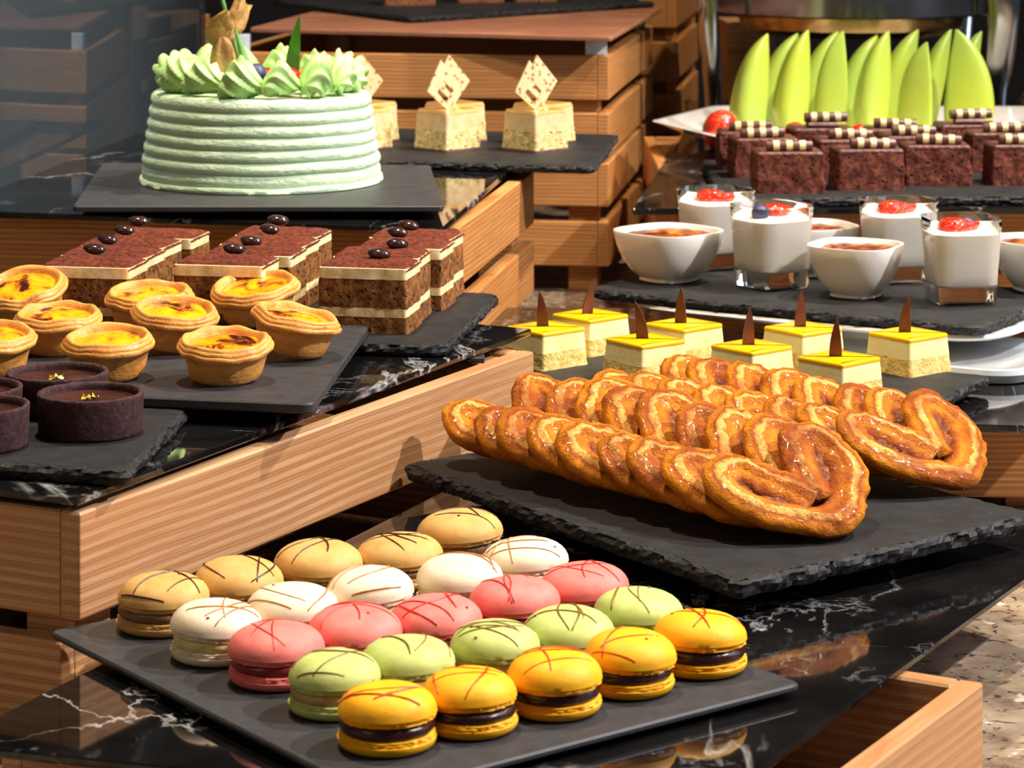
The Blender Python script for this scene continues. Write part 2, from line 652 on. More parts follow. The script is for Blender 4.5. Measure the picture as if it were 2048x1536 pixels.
# wooden board on the tall crates
fr, fl, rb = P(1222, 73, 0.184), P(500, 55, 0.184), P(1350, 0, 0.184)
rb = V2(fr, unit((rb[0] - fr[0], rb[1] - fr[1])), 0.5)
bl = (fl[0] + rb[0] - fr[0], fl[1] + rb[1] - fr[1])
o = slab('brown wood grained board lying on the tall crate stack', [fl, fr, rb, bl], 0.184, 0.005,
         [(0.085, 2.755), (0.145, 3.19), (-0.28, 2.80), (-0.21, 3.25)], 0.018, 'wooden_board', M_BOARD, M_CHINA2)


# ------------------------------------------------------------------ slates
def slate(label, corners, H, th=0.007, rad=0.008, rough=1.0, seed=0, feet=0.0, mat=None, group=None):
    c = ccw(corners)
    cx, cy = sum(p[0] for p in c) / len(c), sum(p[1] for p in c) / len(c)
    c = [(x - cx, y - cy) for x, y in c]
    if rough == 0:
        out = rpoly(c, rad, 6)
        o = mesh_obj('slate_board', prism(out, -th, 0, 0.0009), mat or M_SLATE2, loc=(cx, cy, z(H)), sharp=25)
    else:
        out = rpoly(c, rad, 8, 0.0022)
        wob = [0.0016 * N3(x, y, seed, 60) + 0.0008 * N3(x, y, seed + 3, 250) for x, y in out]
        flat = out
        out = offset(out, [q * rough for q in wob])
        rings, K = [], 6
        levels = [-th, -th * 0.86, -th * 0.62, -th * 0.40, -th * 0.2, -th * 0.07, 0.0, 0.0]
        insets = [0.0028, 0.0012, 0.0004, 0.0002, 0.0010, 0.0022, 0.0036, 0.0060]
        for k, (zz, d) in enumerate(zip(levels, insets)):
            ds, zs = [], []
            for i, (x, y) in enumerate(out):
                q = N3(x, y, seed + k * 0.9, 190) * 0.0014 + N3(x, y, seed + k * 2.1 + 9, 420) * 0.0007
                step = 0.0012 if N3(x, y, seed + k * 1.7 + 20, 95) > 0.12 else 0.0
                if k == len(levels) - 1:
                    ds.append(0.0095)
                    zs.append(0.0)
                else:
                    ds.append(max(-0.0006, d * rough + q * rough + step * rough))
                    zs.append(zz + (0.0 if k in (0,) else (N3(x, y, seed + k + 40, 300) * th * 0.06 - (0.0003 if k == 6 else 0))))
            if k == len(levels) - 1:
                rings.append([(x * (1 - 0.0095 / math.hypot(x, y)), y * (1 - 0.0095 / math.hypot(x, y)), 0.0) for x, y in flat])
            else:
                rings.append([(x, y, h) for (x, y), h in zip(offset(out, ds), zs)])
        o = mesh_obj('slate_board', loft(rings), mat or M_SLATE, loc=(cx, cy, z(H)), smooth=False)
    tag(o, label, 'slate', group or 'slate serving boards')
    if feet:
        n = len(c)
        for i in range(n):
            p = c[i]
            l = math.hypot(*p)
            q = (p[0] * (1 - 0.06 / l), p[1] * (1 - 0.06 / l))
            mesh_obj('foot', lathe([(0.004, -feet), (0.005, 0)], 12), M_RUBBER, o, loc=(q[0], q[1], -th))
    return o


def quad(a, b, d):
    return [a, b, (b[0] + d[0] - a[0], b[1] + d[1] - a[1]), d]


mL, mF, mR = P(97, 1262, HM), P(744, 1590, HM), P(1605, 1366, HM)
slate('smooth thin grey slate board carrying the rows of macarons', [mL, mF, mR, (mL[0] + mR[0] - mF[0], mL[1] + mR[1] - mF[1])], HM, 0.0032, 0.006, 0, 1, 0.0033)
pL, pF, pR = P(798, 925, HPAL), P(1478, 1166, HPAL), P(2048, 1035, HPAL)
pd = unit((pR[0] - pF[0], pR[1] - pF[1]))
pR = V2(pF, pd, 0.228)
pB = V2(pL, unit((0.80, 0.60)), 0.20)
slate('rough edged black slate board under the glazed palmiers', [pL, pF, pR, pB], HPAL, 0.0095, 0.010, 1.15, 2, 0.0112)
sR, sB = P(392, 803, HC), None
sF = P(255, 945, HC)
sd = unit((sR[0] - sF[0], sR[1] - sF[1]))
sn = (-sd[1], sd[0])
sl = P(0, 928, HC)
slx = unit((sl[0] - sF[0], sl[1] - sF[1]))
slate('rough edged slate board under the dark chocolate tarts', [sF, sR, V2(sR, slx, 0.26), V2(sF, slx, 0.26)], HC, 0.0079, 0.006, 1.0, 3)
tF, tR = P(893, 692, HC), P(1003, 585, HC)
slate('rough edged slate board under the tiramisu slices', [tF, tR, V2(tR, (-0.985, 0.17), 0.33), V2(tF, (-0.985, 0.17), 0.33)], HC, 0.0079, 0.016, 1.0, 4)
eF, eR = P(626, 808, HE), P(738, 651, HE)
eFl = P(287, 794, HE)
ex = unit((eFl[0] - eF[0], eFl[1] - eF[1]))
slate('smooth grey slate board under the egg tarts', [eF, eR, V2(eR, ex, 0.30), V2(eF, ex, 0.30)], HE, 0.0058, 0.006, 0, 5)
slate('smooth square slate plate under the green cake', [P(145, 412, HPLATE), P(888, 412, HPLATE), P(860, 330, HPLATE), P(205, 325, HPLATE)], HPLATE, 0.0045, 0.005, 0, 6, 0.0058)
gF, gB = P(1192, 333, HBG), P(1240, 268, HBG)
slate('rough edged slate board under the beige cakes', [gF, gB, V2(gB, (-0.975, 0.22), 0.39), V2(gF, (-0.975, 0.22), 0.39)], HBG, 0.0068, 0.012, 1.0, 7)
yL, yFR, yBR = P(1030, 762, HY), P(1812, 836, HY), P(1982, 750, HY)
slate('rough edged slate board under the yellow cakes', [(-0.025, 1.862), yFR, yBR, (0.03, 2.075)], HY, 0.008, 0.006, 1.0, 8, 0.0038)
n0, n1, n2 = P(1163, 577, HPN), P(1962, 655, HPN), P(2048, 615, HPN)
e1 = unit((n1[0] - n0[0], n1[1] - n0[1]))
e2 = (-e1[1], e1[0])
slate('rough edged slate board under the panna cotta glasses and white bowls', [n0, n1, V2(n1, e2, 0.185), V2(n0, e2, 0.185)], HPN, 0.0078, 0.020, 1.0, 9)
bF = P(1482, 396, HRS)
slate('rough edged black slate board under the brownies', [bF, (0.56, 2.305), (0.585, 2.56), (0.178, 2.575), P(1425, 368, HRS)], HRS, 0.0079, 0.008, 1.0, 10)
uF, uR, uL = P(820, 34, 0.177), P(1280, 5, 0.177), P(545, 0, 0.177)
slate('rough edged slate board on top of the wooden board', [uF, V2(uR, (0.02, 0.02)), (uL[0] + uR[0] - uF[0], uL[1] + uR[1] - uF[1]), uL], 0.177, 0.0069, 0.01, 1.0, 11)

# footed porcelain stand under the panna cotta slate
pc = (sum((n0[0], n1[0])) / 2 + e2[0] * 0.0925, (n0[1] + n1[1]) / 2 + e2[1] * 0.0925)
bc = (0.352 - 0.85 * 0.105 + 0.527 * 0.065, 1.897 + 0.5266 * 0.105 + 0.85 * 0.065)
ang1 = math.atan2(e1[1], e1[0])
t = thing('porcelain_stand', 'white footed porcelain stand under the panna cotta slate', 'stand', (bc[0], bc[1], z(HB)), ang1)


def plate_rings(lx, ly, rad, prof):
    c = [(-lx, -ly), (lx, -ly), (lx, ly), (-lx, ly)]
    base = rpoly(c, rad, 10)
    return [[(x, y, zz) for x, y in offset(base, d)] for d, zz in prof]


mesh_obj('base', loft(plate_rings(0.108, 0.068, 0.04, [(0.012, 0), (0.004, 0.001), (0, 0.007), (0.001, 0.0105), (0.005, 0.011), (0.012, 0.008), (0.03, 0.007)])), M_CHINA2, t)
loc = Matrix.Rotation(-ang1, 2) @ Vector((pc[0] - bc[0], pc[1] - bc[1]))
hp = HB - (HPN + 0.0078)
mid = Vector((loc.x * 0.5, loc.y * 0.5))
mesh_obj('column', lathe([(0.035, 0.006), (0.025, 0.010), (0.025, hp - 0.012), (0.04, hp - 0.006)], 24), M_CHINA2, t, loc=(mid.x, mid.y, 0))
wl = 0.5 * math.hypot(n1[0] - n0[0], n1[1] - n0[1])
mesh_obj('platter', loft(plate_rings(wl - 0.006, 0.098, 0.06, [(0.06, hp - 0.010), (0.03, hp - 0.010), (0.006, hp - 0.0055), (0, hp - 0.0025), (0.002, hp - 0.0005), (0.02, hp - 0.0008), (0.03, hp)])), M_CHINA, t, loc=(loc.x + 0.016, loc.y + 0.004, 0))

# glass screen along the edge of the cake slab
m = Mat('tinted_hazed_glass', 0.02)
m.t.nodes.remove(m.b)
tr = m.n('ShaderNodeBsdfTransparent')
tr.inputs[0].default_value = (0.80, 0.85, 0.88, 1)
gl = m.n('ShaderNodeBsdfGlossy')
gl.inputs['Roughness'].default_value = 0.03
gl.inputs[0].default_value = (0.8, 0.9, 1.0, 1)
df = m.n('ShaderNodeBsdfDiffuse')
df.inputs[0].default_value = (0.20, 0.26, 0.31, 1)  # bluish haze of a reflection, painted into the pane as diffuse colour
ms = m.n('ShaderNodeMixShader')
ms.inputs[0].default_value = 0.17
ms2 = m.n('ShaderNodeMixShader')
fr_ = m.n('ShaderNodeFresnel')
fr_.inputs[0].default_value = 1.45
m.l(tr.outputs[0], ms.inputs[1])
m.l(df.outputs[0], ms.inputs[2])
m.l(fr_.outputs[0], ms2.inputs[0])
m.l(ms.outputs[0], ms2.inputs[1])
m.l(gl.outputs[0], ms2.inputs[2])
m.l(ms2.outputs[0], m.t.nodes['Material Output'].inputs[0])
M_PANE = m.m
gp0, gp1 = Vector((-0.452, 2.08)), Vector((-0.345, 3.05))
gd = (gp1 - gp0)
o = mesh_obj('glass_screen', box(gd.length, 0.005, 0.62, 0.001), M_PANE, loc=((gp0.x + gp1.x) / 2, (gp0.y + gp1.y) / 2, z(HG) + 0.31), rot=(0, 0, math.atan2(gd.y, gd.x)))
tag(o, 'upright clear glass screen beside the green cake, open crate behind it', 'screen')

# ------------------------------------------------------------------ macarons
MAC = {
    'brown': ((S(214, 168, 98), S(200, 150, 80)), S(126, 88, 56), S(70, 30, 16), 'coffee cream', 'dark brown'),
    'white': ((S(236, 220, 192), S(228, 208, 174)), S(232, 216, 140), S(176, 116, 56), 'vanilla cream', 'caramel brown'),
    'pink': ((S(238, 128, 118), S(230, 112, 104)), S(138, 36, 48), S(206, 36, 30), 'berry', 'red'),
    'green': ((S(194, 206, 122), S(178, 192, 102)), S(196, 160, 100), S(128, 92, 40), 'caramel cream', 'brown'),
    'yellow': ((S(246, 182, 22), S(240, 166, 10)), S(56, 22, 18), S(206, 58, 16), 'chocolate', 'orange red'),
}
MACM = {}
for k, (sh, fi, dr, _, _) in MAC.items():
    m = Mat('macaron_shell_' + k, 0.55, 0.3)
    n1 = m.noise(900, 2)
    sp = m.voro(330)
    c = m.ramp(m.noise(120, 3), [(0.35, sh[0]), (0.7, sh[1])])
    c = m.mix(m.ramp(sp, [(0.05, 0.35), (0.16, 0.0)]), c, tuple(q * 0.55 for q in sh[1]))
    m.color(c)
    m.bump(n1, 0.0002, 0.5)
    MACM[k] = (m.m, simple('macaron_filling_' + k, fi, tuple(q * 0.8 for q in fi), 200, 0.28 if k in ('yellow', 'pink') else 0.45, bump=(160, 0.0006)),
               simple('macaron_drizzle_' + k, dr, rough=0.3))


def macaron(color, u, v, wpx, label, seed):
    rnd = random.Random(seed)
    x, y = P(u, v + 4, HM - 0.0155)
    Rr = wpx / 2 * y / F
    sm, fm, dm = MACM[color]
    t = thing('macaron', label, 'macaron', (x, y, z(HM)), rnd.uniform(0, 6.28), 'macarons in five coloured rows')
    S0 = seed * 3.7

    def foot(a, zz):
        q = 0.995 + 0.045 * noise.noise(Vector((math.cos(a) * 9, math.sin(a) * 9, zz * 900 + S0))) + 0.035 * noise.noise(Vector((math.cos(a) * 22, math.sin(a) * 22, zz * 1500 + S0)))
        return q

    def smoothf(a, zz):
        return 1 + 0.010 * noise.noise(Vector((math.cos(a) * 1.3, math.sin(a) * 1.3, S0)))

    def shell(flip):
        # foot ring then the smooth dome
        n = 80
        hd = 0.0108 if not flip else 0.0044
        rings = []
        for r, zz in ((0.70, 0.0), (0.93, 0.0001), (0.97, 0.0006), (0.945, 0.0011), (0.975, 0.0016), (0.95, 0.0021), (0.97, 0.0025)):
            rings.append(ring(r * Rr, zz, n, foot))
        for k in range(9):
            th = PI / 2 * k / 8
            r = max(math.cos(th), 1e-6) ** 0.70 if not flip else (1 - 0.30 * (k / 8) ** 2.2)
            if k == 8 and not flip:
                r = 0.02
            rings.append(ring(Rr * max(r, 0.02), 0.0027 + hd * math.sin(th) ** 1.0, n, smoothf))
        vf = loft(rings)
        if flip:
            return [(a, -b, -c) for a, b, c in vf[0]], vf[1]
        return vf

    hb = 0.0027 + 0.0044
    mesh_obj('bottom_shell', shell(True), sm, t, loc=(0, 0, hb), sharp=60)
    hf = rnd.uniform(0.0038, 0.0050)

    def fillf(a, zz):
        return 1 + 0.035 * noise.noise(Vector((math.cos(a) * 2.5, math.sin(a) * 2.5, S0 + zz * 300))) + 0.012 * noise.noise(Vector((math.cos(a) * 9, math.sin(a) * 9, S0 + zz * 600)))
    mesh_obj('filling', lathe([(Rr * 0.80, -0.0008), (Rr * 0.90, 0.0), (Rr * 0.945, hf * 0.3), (Rr * 0.945, hf * 0.7), (Rr * 0.90, hf), (Rr * 0.8, hf + 0.0006)], 44, fillf), fm, t, loc=(0, 0, hb), sharp=80)
    top = mesh_obj('top_shell', shell(False), sm, t, loc=(rnd.uniform(-0.0008, 0.0008), rnd.uniform(-0.0008, 0.0008), hb + hf),
                   rot=(rnd.uniform(-0.05, 0.05), rnd.uniform(-0.05, 0.05), 0), sharp=60)

    def zt(px, py):
        q = min(0.985, math.hypot(px, py) / Rr)
        th = math.acos(min(1, q ** (1 / 0.70)))
        return 0.0027 + 0.0108 * math.sin(th)
    parts = []
    for k in range(rnd.choice((3, 4, 4, 5))):
        a = rnd.uniform(0, 6.28)
        off = rnd.uniform(-0.6, 0.6) * Rr
        bend = rnd.uniform(-0.45, 0.45) * Rr
        l0, l1 = rnd.uniform(-1.0, -0.55), rnd.uniform(0.45, 1.0)
        pts, rad = [], []
        w0 = rnd.uniform(0.00032, 0.00062)
        for i in range(22):
            s = l0 + (l1 - l0) * i / 21
            px, py = s * Rr, off + bend * (1 - s * s)
            qx, qy = px * math.cos(a) - py * math.sin(a), px * math.sin(a) + py * math.cos(a)
            if math.hypot(qx, qy) < Rr * 0.97:
                pts.append((qx, qy, zt(qx, qy) + 0.00005))
                rad.append(w0 * (0.5 + 0.5 * math.sin(PI * i / 21) ** 0.5) * (1 + 0.25 * noise.noise(Vector((i * 0.6, S0, k)))))
        if len(pts) > 4:
            parts.append(tube(pts, 0, 6, rad))
    for k in range(rnd.choice((0, 1, 1))):
        a, q = rnd.uniform(0, 6.28), rnd.uniform(0.3, 0.8) * Rr
        px, py = q * math.cos(a), q * math.sin(a)
        b = lathe([(0.0002, -0.0003), (0.0009, 0.0), (0.0006, 0.0005), (0.0001, 0.0006)], 10)
        parts.append(([(vx + px, vy + py, vz + zt(px, py)) for vx, vy, vz in b[0]], b[1]))
    if parts:
        mesh_obj('drizzle', join(*parts), dm, top, sharp=0)
    return t


ROWS = {
    'brown': [(325, 1187, 184), (481, 1156, 180), (637, 1119, 179), (797, 1102, 176), (920, 1056, 174)],
    'white': [(434, 1243, 185), (583, 1207, 187), (742, 1176, 178), (918, 1147, 174), (1052, 1113, 175)],
    'pink': [(555, 1288, 196), (710, 1255, 192), (875, 1234, 188), (1030, 1196, 185), (1167, 1163, 182)],
    'green': [(669, 1345, 186), (818, 1318, 194), (989, 1284, 181), (1137, 1258, 185), (1274, 1218, 181)],
    'yellow': [(774, 1412, 200), (940, 1380, 194), (1108, 1345, 192), (1257, 1305, 185), (1400, 1266, 189)],
}
ORD = ['first', 'second', 'third', 'fourth', 'fifth']
sd_ = 1
for k, row in ROWS.items():
    for i, (u, v, wp) in enumerate(row):
        end = ('nearest the camera', 'second from the near end', 'in the middle', 'fourth from the near end', 'at the far end')[i] + ' of its row'
        macaron(k, u, v, wp, '%s macaron with %s drizzle, %s' % (k, MAC[k][4], end), sd_)
        sd_ += 1

# ------------------------------------------------------------------ palmiers
m = Mat('glazed_pastry', 0.55, 0.15, 0.22)
at = m.n('ShaderNodeAttribute', attribute_name='across')
nz = m.noise(170, 5, 0.65)
nb = m.noise(24, 3)
fac = m.math('ADD', at.outputs['Fac'], m.math('MULTIPLY', m.math('SUBTRACT', nz, 0.5), 0.30))
c = m.ramp(fac, [(0.0, S(200, 118, 12)), (0.20, S(208, 126, 14)), (0.35, S(140, 62, 6)), (0.425, S(216, 154, 66)), (0.485, S(228, 176, 98)), (0.53, S(188, 102, 10)), (0.70, S(210, 128, 14)), (0.82, S(166, 82, 6)), (1.0, S(78, 29, 3))])
c = m.mix(m.ramp(nb, [(0.46, 0.0), (0.63, 0.8)]), c, S(134, 56, 5))
m.color(c)
m.bump(m.math('ADD', nz, m.math('MULTIPLY', m.noise(620, 3, 0.7), 0.55)), 0.0017, 1.0)
M_PALM = m.m
m = Mat('caramel_sugar', 0.45, 0.3, 0.0)
nz = m.noise(210, 5, 0.7)
m.color(m.ramp(nz, [(0.36, S(58, 22, 3)), (0.52, S(118, 54, 6)), (0.68, S(182, 108, 18))]))
m.bump(nz, 0.0022, 1.0)
M_CARAMEL = m.m


def catmull(cp, n):
    pts = []
    K = len(cp) - 1
    for i in range(n):
        t = i / (n - 1) * K
        k = min(int(t), K - 1)
        s = t - k
        p0, p1, p2, p3 = (Vector(cp[max(0, min(K, k + j))]) for j in (-1, 0, 1, 2))
        q = 0.5 * (2 * p1 + (p2 - p0) * s + (2 * p0 - 5 * p1 + 4 * p2 - p3) * s * s + (3 * p1 - p0 - 3 * p2 + p3) * s ** 3)
        pts.append(q)
    return pts


HALF = [(0.10, -0.28), (0.21, 0.00), (0.38, 0.30), (0.56, 0.54), (0.75, 0.62), (0.90, 0.48), (0.92, 0.20), (0.76, -0.10), (0.50, -0.33), (0.25, -0.51)]
HEART = HALF + [(0, -0.60)] + [(-x, y) for x, y in reversed(HALF)]
SECT = [(-0.45, -0.5, 0.2), (0.40, -0.5, 0.0), (0.52, -0.25, 0.03), (0.55, 0.05, 0.08), (0.50, 0.28, 0.16), (0.41, 0.42, 0.25), (0.31, 0.47, 0.34), (0.22, 0.49, 0.42), (0.13, 0.60, 0.47), (0.04, 0.58, 0.53), (-0.04, 0.38, 0.60),
        (-0.16, 0.31, 0.68), (-0.28, 0.20, 0.78), (-0.40, 0.06, 0.90), (-0.5, -0.12, 1.0), (-0.52, -0.3, 1.0)]


def palmier(label, centre, H, yaw, tilt, a, th, seed, roll=0.0):
    rnd = random.Random(seed)
    cp = []
    for x, y in HEART:
        cp.append((x * (1 + rnd.uniform(-0.05, 0.05)), y + rnd.uniform(-0.035, 0.035)))
    sx, sy = rnd.uniform(0.95, 1.04), rnd.uniform(0.94, 1.04)
    pts = catmull(cp, 116)
    w = 0.50 * a
    vs, at, n = [], [], len(SECT)
    rings = []
    for i, p in enumerate(pts):
        d = (pts[min(i + 1, len(pts) - 1)] - pts[max(i - 1, 0)]).normalized()
        nrm = Vector((-d.y, d.x))
        rg = []
        for (s, h, ac) in SECT:
            q = p * a + nrm * (s * w)
            nn = noise.noise(Vector((q.x * 130, q.y * 130, seed + h * 2)))
            n2 = noise.noise(Vector((q.x * 330, q.y * 330, seed + 5 + h * 3)))
            q = q + nrm * (nn * 0.0013 + n2 * 0.0008) * (1 if s > 0 else 0.6)
            hh = h * th + (nn * 0.0015 + n2 * 0.0010 if h > 0 else 0)
            hh += th * 0.06 * math.sin(2.2 * q.y / a + seed) * (1 if h > 0 else 0)
            rg.append((q.x * sx, q.y * sy, hh))
            at.append(ac)
        rings.append(rg)
    ymin = min(v[1] for r in rings for v in r)
    t = thing('palmier', label, 'pastry', (centre[0], centre[1], z(H)), yaw, 'glazed palmiers in two overlapping rows')
    lift = th * 0.5 * math.cos(tilt) + 0.885 * a * math.sin(tilt) + 0.0006
    rot = (tilt, roll, 0)
    body = mesh_obj('pastry_ribbon', loft(rings), M_PALM, t, loc=(0, 0, lift), rot=rot, sharp=0, attr=('across', at))
    for sgn in (-1, 1):
        rr = []
        c0, c1 = Vector((0.36 * sgn, -0.26)), Vector((0.74 * sgn, 0.46))
        ax = (c1 - c0)
        nx = Vector((-ax.y, ax.x)).normalized()
        for k in range(7):
            f = k / 6
            rg = []
            for i in range(22):
                b = 2 * PI * i / 22
                q = (c0 + c1) / 2 + ax * 0.5 * math.cos(b) * f + nx * 0.20 * math.sin(b) * f
                h = th * (-0.02 + 0.10 * f) + 0.0016 * noise.noise(Vector((q.x * 9, q.y * 9, seed))) + 0.0012 * noise.noise(Vector((q.x * 22, q.y * 22, seed)))
                rg.append((q.x * a * sx, q.y * a * sy, h))
            rr.append(rg)
        rr.append([(x, y, -th * 0.4) for x, y, _ in rr[-1]])
        mesh_obj('caramel_eye', loft(rr, True, True), M_CARAMEL, body, sharp=0)
    return t


dp = Vector((0.653, -0.757))
psi = math.atan2(0.653, 0.757)
r0 = Vector(P(1600, 1018, HPAL - 0.0115))
NAMES1 = ['foremost palmier of the row beside the macarons, whole heart showing'] + ['palmier %s behind the foremost in the row beside the macarons' % q for q in ('one', 'two', 'three', 'four', 'five', 'six', 'seven')] + ['last palmier at the crate end of the row beside the macarons']
for i in range(9):
    c = r0 - dp * (0.0278 * i) + Vector((0.001 * math.sin(i * 2.1), 0.001 * math.cos(i * 1.7)))
    palmier('golden glazed ' + NAMES1[i], (c.x, c.y), HPAL, psi + 0.025 * math.sin(i * 1.9), R(28), 0.0435 if i < 7 else 0.040, 0.0096, 20 + i, R(-9))
r0 = Vector(P(1842, 930, HPAL - 0.0115))
NAMES2 = ['foremost palmier of the row beside the yellow cakes, whole heart showing'] + ['palmier %s behind the foremost in the row beside the yellow cakes' % q for q in ('one', 'two', 'three', 'four', 'five', 'six')] + ['last palmier at the far end of the row beside the yellow cakes']
for i in range(8):
    c = r0 - Vector((0.70, -0.715)) * (0.0275 * i) + Vector((0.001 * math.cos(i * 2.7), 0.001 * math.sin(i * 1.3)))
    palmier('golden glazed ' + NAMES2[i], (c.x, c.y), HPAL, psi + 0.04 * math.sin(i * 2.3 + 1), R(29.5 - (2 if i == 7 else 0)), 0.0410 if i else 0.0430, 0.0096, 40 + i, R(-2))

# ------------------------------------------------------------------ layered square cakes
M_LEMON = simple('lemon_glaze', S(238, 184, 6), S(230, 170, 2), 30, 0.3, spec=0.3, coat=0.15)
m = Mat('lemon_mousse', 0.5, 0.3)
m.color(m.ramp(m.noise(50, 3), [(0.4, S(248, 234, 172)), (0.7, S(244, 222, 142))]))
m.bump(m.noise(300, 3), 0.0004, 0.5)
M_MOUSSE = m.m
M_SPONGE = crumb('yellow_sponge', S(238, 214, 140), S(222, 184, 96), 220, 0.0018)
M_CHOC = simple('chocolate_pick', S(104, 54, 36), S(88, 42, 28), 90, 0.45, bump=(500, 0.0002))


def block(s0, s1, z0, z1, amp, seed, levels=5, rad=0.003, freq=140, ly0=None, ly1=None):
    """a cut block of cake: half sizes s0 (bottom) to s1 (top), uneven sides"""
    rings = []
    for k in range(levels):
        f = k / (levels - 1)
        s = s0 + (s1 - s0) * f
        l = (ly0 + (ly1 - ly0) * f) if ly0 else s
        out = rpoly([(-s, -l), (s, -l), (s, l), (-s, l)], rad, 4, 0.0022)
        zz = z0 + (z1 - z0) * f
        d = [amp * (noise.noise(Vector((x * freq, y * freq, zz * freq + seed))) + 0.6 * noise.noise(Vector((x * freq * 2.6, y * freq * 2.6, zz * freq * 2.6 + seed)))) for x, y in out]
        rings.append([(x, y, zz) for x, y in offset(out, d)])
    m_ = min(len(r) for r in rings)
    if any(len(r) != m_ for r in rings):
        out = rpoly([(-s0, -(ly0 or s0)), (s0, -(ly0 or s0)), (s0, (ly0 or s0)), (-s0, (ly0 or s0))], rad, 4, 0.0022)
        rings = []
        for k in range(levels):
            f = k / (levels - 1)
            kx = (s0 + (s1 - s0) * f) / s0
            ky = (ly0 + (ly1 - ly0) * f) / ly0 if ly0 else kx
            zz = z0 + (z1 - z0) * f
            o2 = [(x * kx, y * ky) for x, y in out]
            d = [amp * (noise.noise(Vector((x * freq, y * freq, zz * freq + seed))) + 0.6 * noise.noise(Vector((x * freq * 2.6, y * freq * 2.6, zz * freq * 2.6 + seed)))) for x, y in o2]
            rings.append([(x, y, zz) for x, y in offset(o2, d)])
    return loft(rings)


def blade(h, w, th, curve, n=9):
    rings = []
    for k in range(n):
        f = k / (n - 1)
        hw = w / 2 * (math.cos(f * PI / 2) ** 0.75 if f < 1 else 0.02)
        cx = curve * f * f
        rings.append([(cx - hw, -th / 2, h * f), (cx + hw, -th / 2, h * f), (cx + hw, th / 2, h * f), (cx - hw, th / 2, h * f)])
    return loft(rings)


YC = [(1085, 667, -0.2, 'partly behind the marble slab corner'), (1179, 641, 0.45, 'at the far end, nearest the tall crates'), (1283, 692, -0.4, 'second from the crate in the near row'),
      (1368, 660, 0.1, 'second from the crate in the far row'), (1504, 705, 0.05, 'third in the near row, behind the palmiers'), (1604, 668, 0.05, 'third in the far row'),
      (1685, 729, 0.1, 'nearest the camera, its white base fully visible'), (1819, 679, 0.25, 'alone at the end of the far row')]
HYT = HY - 0.0262
for i, (u, v, lean, where) in enumerate(YC):
    x, y = P(u, v, HYT)
    s = 0.0405
    yaw = R(40 + 3 * math.sin(i * 2.3))
    cxy = (x + (s / 2) * (math.cos(yaw) - math.sin(yaw)), y + (s / 2) * (math.sin(yaw) + math.cos(yaw)))
    t = thing('lemon_cake', 'yellow glazed square mousse cake with chocolate pick, ' + where, 'cake', (cxy[0], cxy[1], z(HY)), yaw, 'yellow mousse cakes on the slate')
    mesh_obj('sponge_base', block(s / 2 + 0.0015, s / 2 + 0.0004, 0, 0.0118, 0.0006, i * 3.0), M_SPONGE, t, sharp=60)
    mesh_obj('mousse_layer', block(s / 2 + 0.0003, s / 2 - 0.0006, 0.0117, 0.0236, 0.00012, i * 3.0, 4, 0.002), M_MOUSSE, t, sharp=60)
    b = s / 2 - 0.0004
    out = rpoly([(-b, -b), (b, -b), (b, b), (-b, b)], 0.0022, 4)
    g = [[(px, py, zz) for px, py in offset(out, d)] for d, zz in ((0.0, 0.0234), (-0.0002, 0.0246), (0.0002, 0.0256), (0.0012, 0.0262), (0.004, 0.0262))]
    mesh_obj('glaze', loft(g), M_LEMON, t, sharp=50)
    mesh_obj('chocolate_pick', blade(0.0265, 0.0085, 0.0014, lean * 0.012), M_CHOC, t, loc=(-0.001, 0.002, 0.0255), rot=(R(4), 0, R(-40 + 25 * math.sin(i * 1.7))), sharp=40)

# beige mousse cakes with lozenge wafers
M_TEA = crumb('beige_mousse', S(226, 196, 150), S(216, 180, 130), 120, 0.0004, 0.6)
M_TEATOP = simple('amber_jelly', S(222, 172, 98), S(212, 158, 84), 40, 0.18, coat=0.4)
M_TEASP = crumb('beige_sponge', S(232, 210, 156), S(196, 166, 100), 200, 0.0018, holes=S(150, 118, 66))
M_TEABASE = simple('plum_biscuit', S(104, 66, 66), S(84, 50, 52), 200, 0.7)
m = Mat('wafer', 0.5, 0.3)
v = m.voro(190)
m.color(m.mix(m.ramp(v, [(0.20, 0.9), (0.36, 0.0)]), S(224, 192, 146), S(140, 76, 46)))
M_WAFER = m.m


def lozenge(h, w, th):
    o_ = [(0, 0), (w / 2, h * 0.42), (0, h), (-w / 2, h * 0.42)]
    i_ = [(0, h * 0.12), (w * 0.23, h * 0.37), (0, h * 0.60), (-w * 0.23, h * 0.37)]
    vs = [(x, -th / 2, y) for x, y in o_] + [(x, -th / 2, y) for x, y in i_] + [(x, th / 2, y) for x, y in o_] + [(x, th / 2, y) for x, y in i_]
    fs = []
    for k in range(4):
        j = (k + 1) % 4
        fs += [(k, j, 4 + j, 4 + k), (8 + j, 8 + k, 12 + k, 12 + j), (j, k, 8 + k, 8 + j), (4 + k, 4 + j, 12 + j, 12 + k)]
    return vs, fs


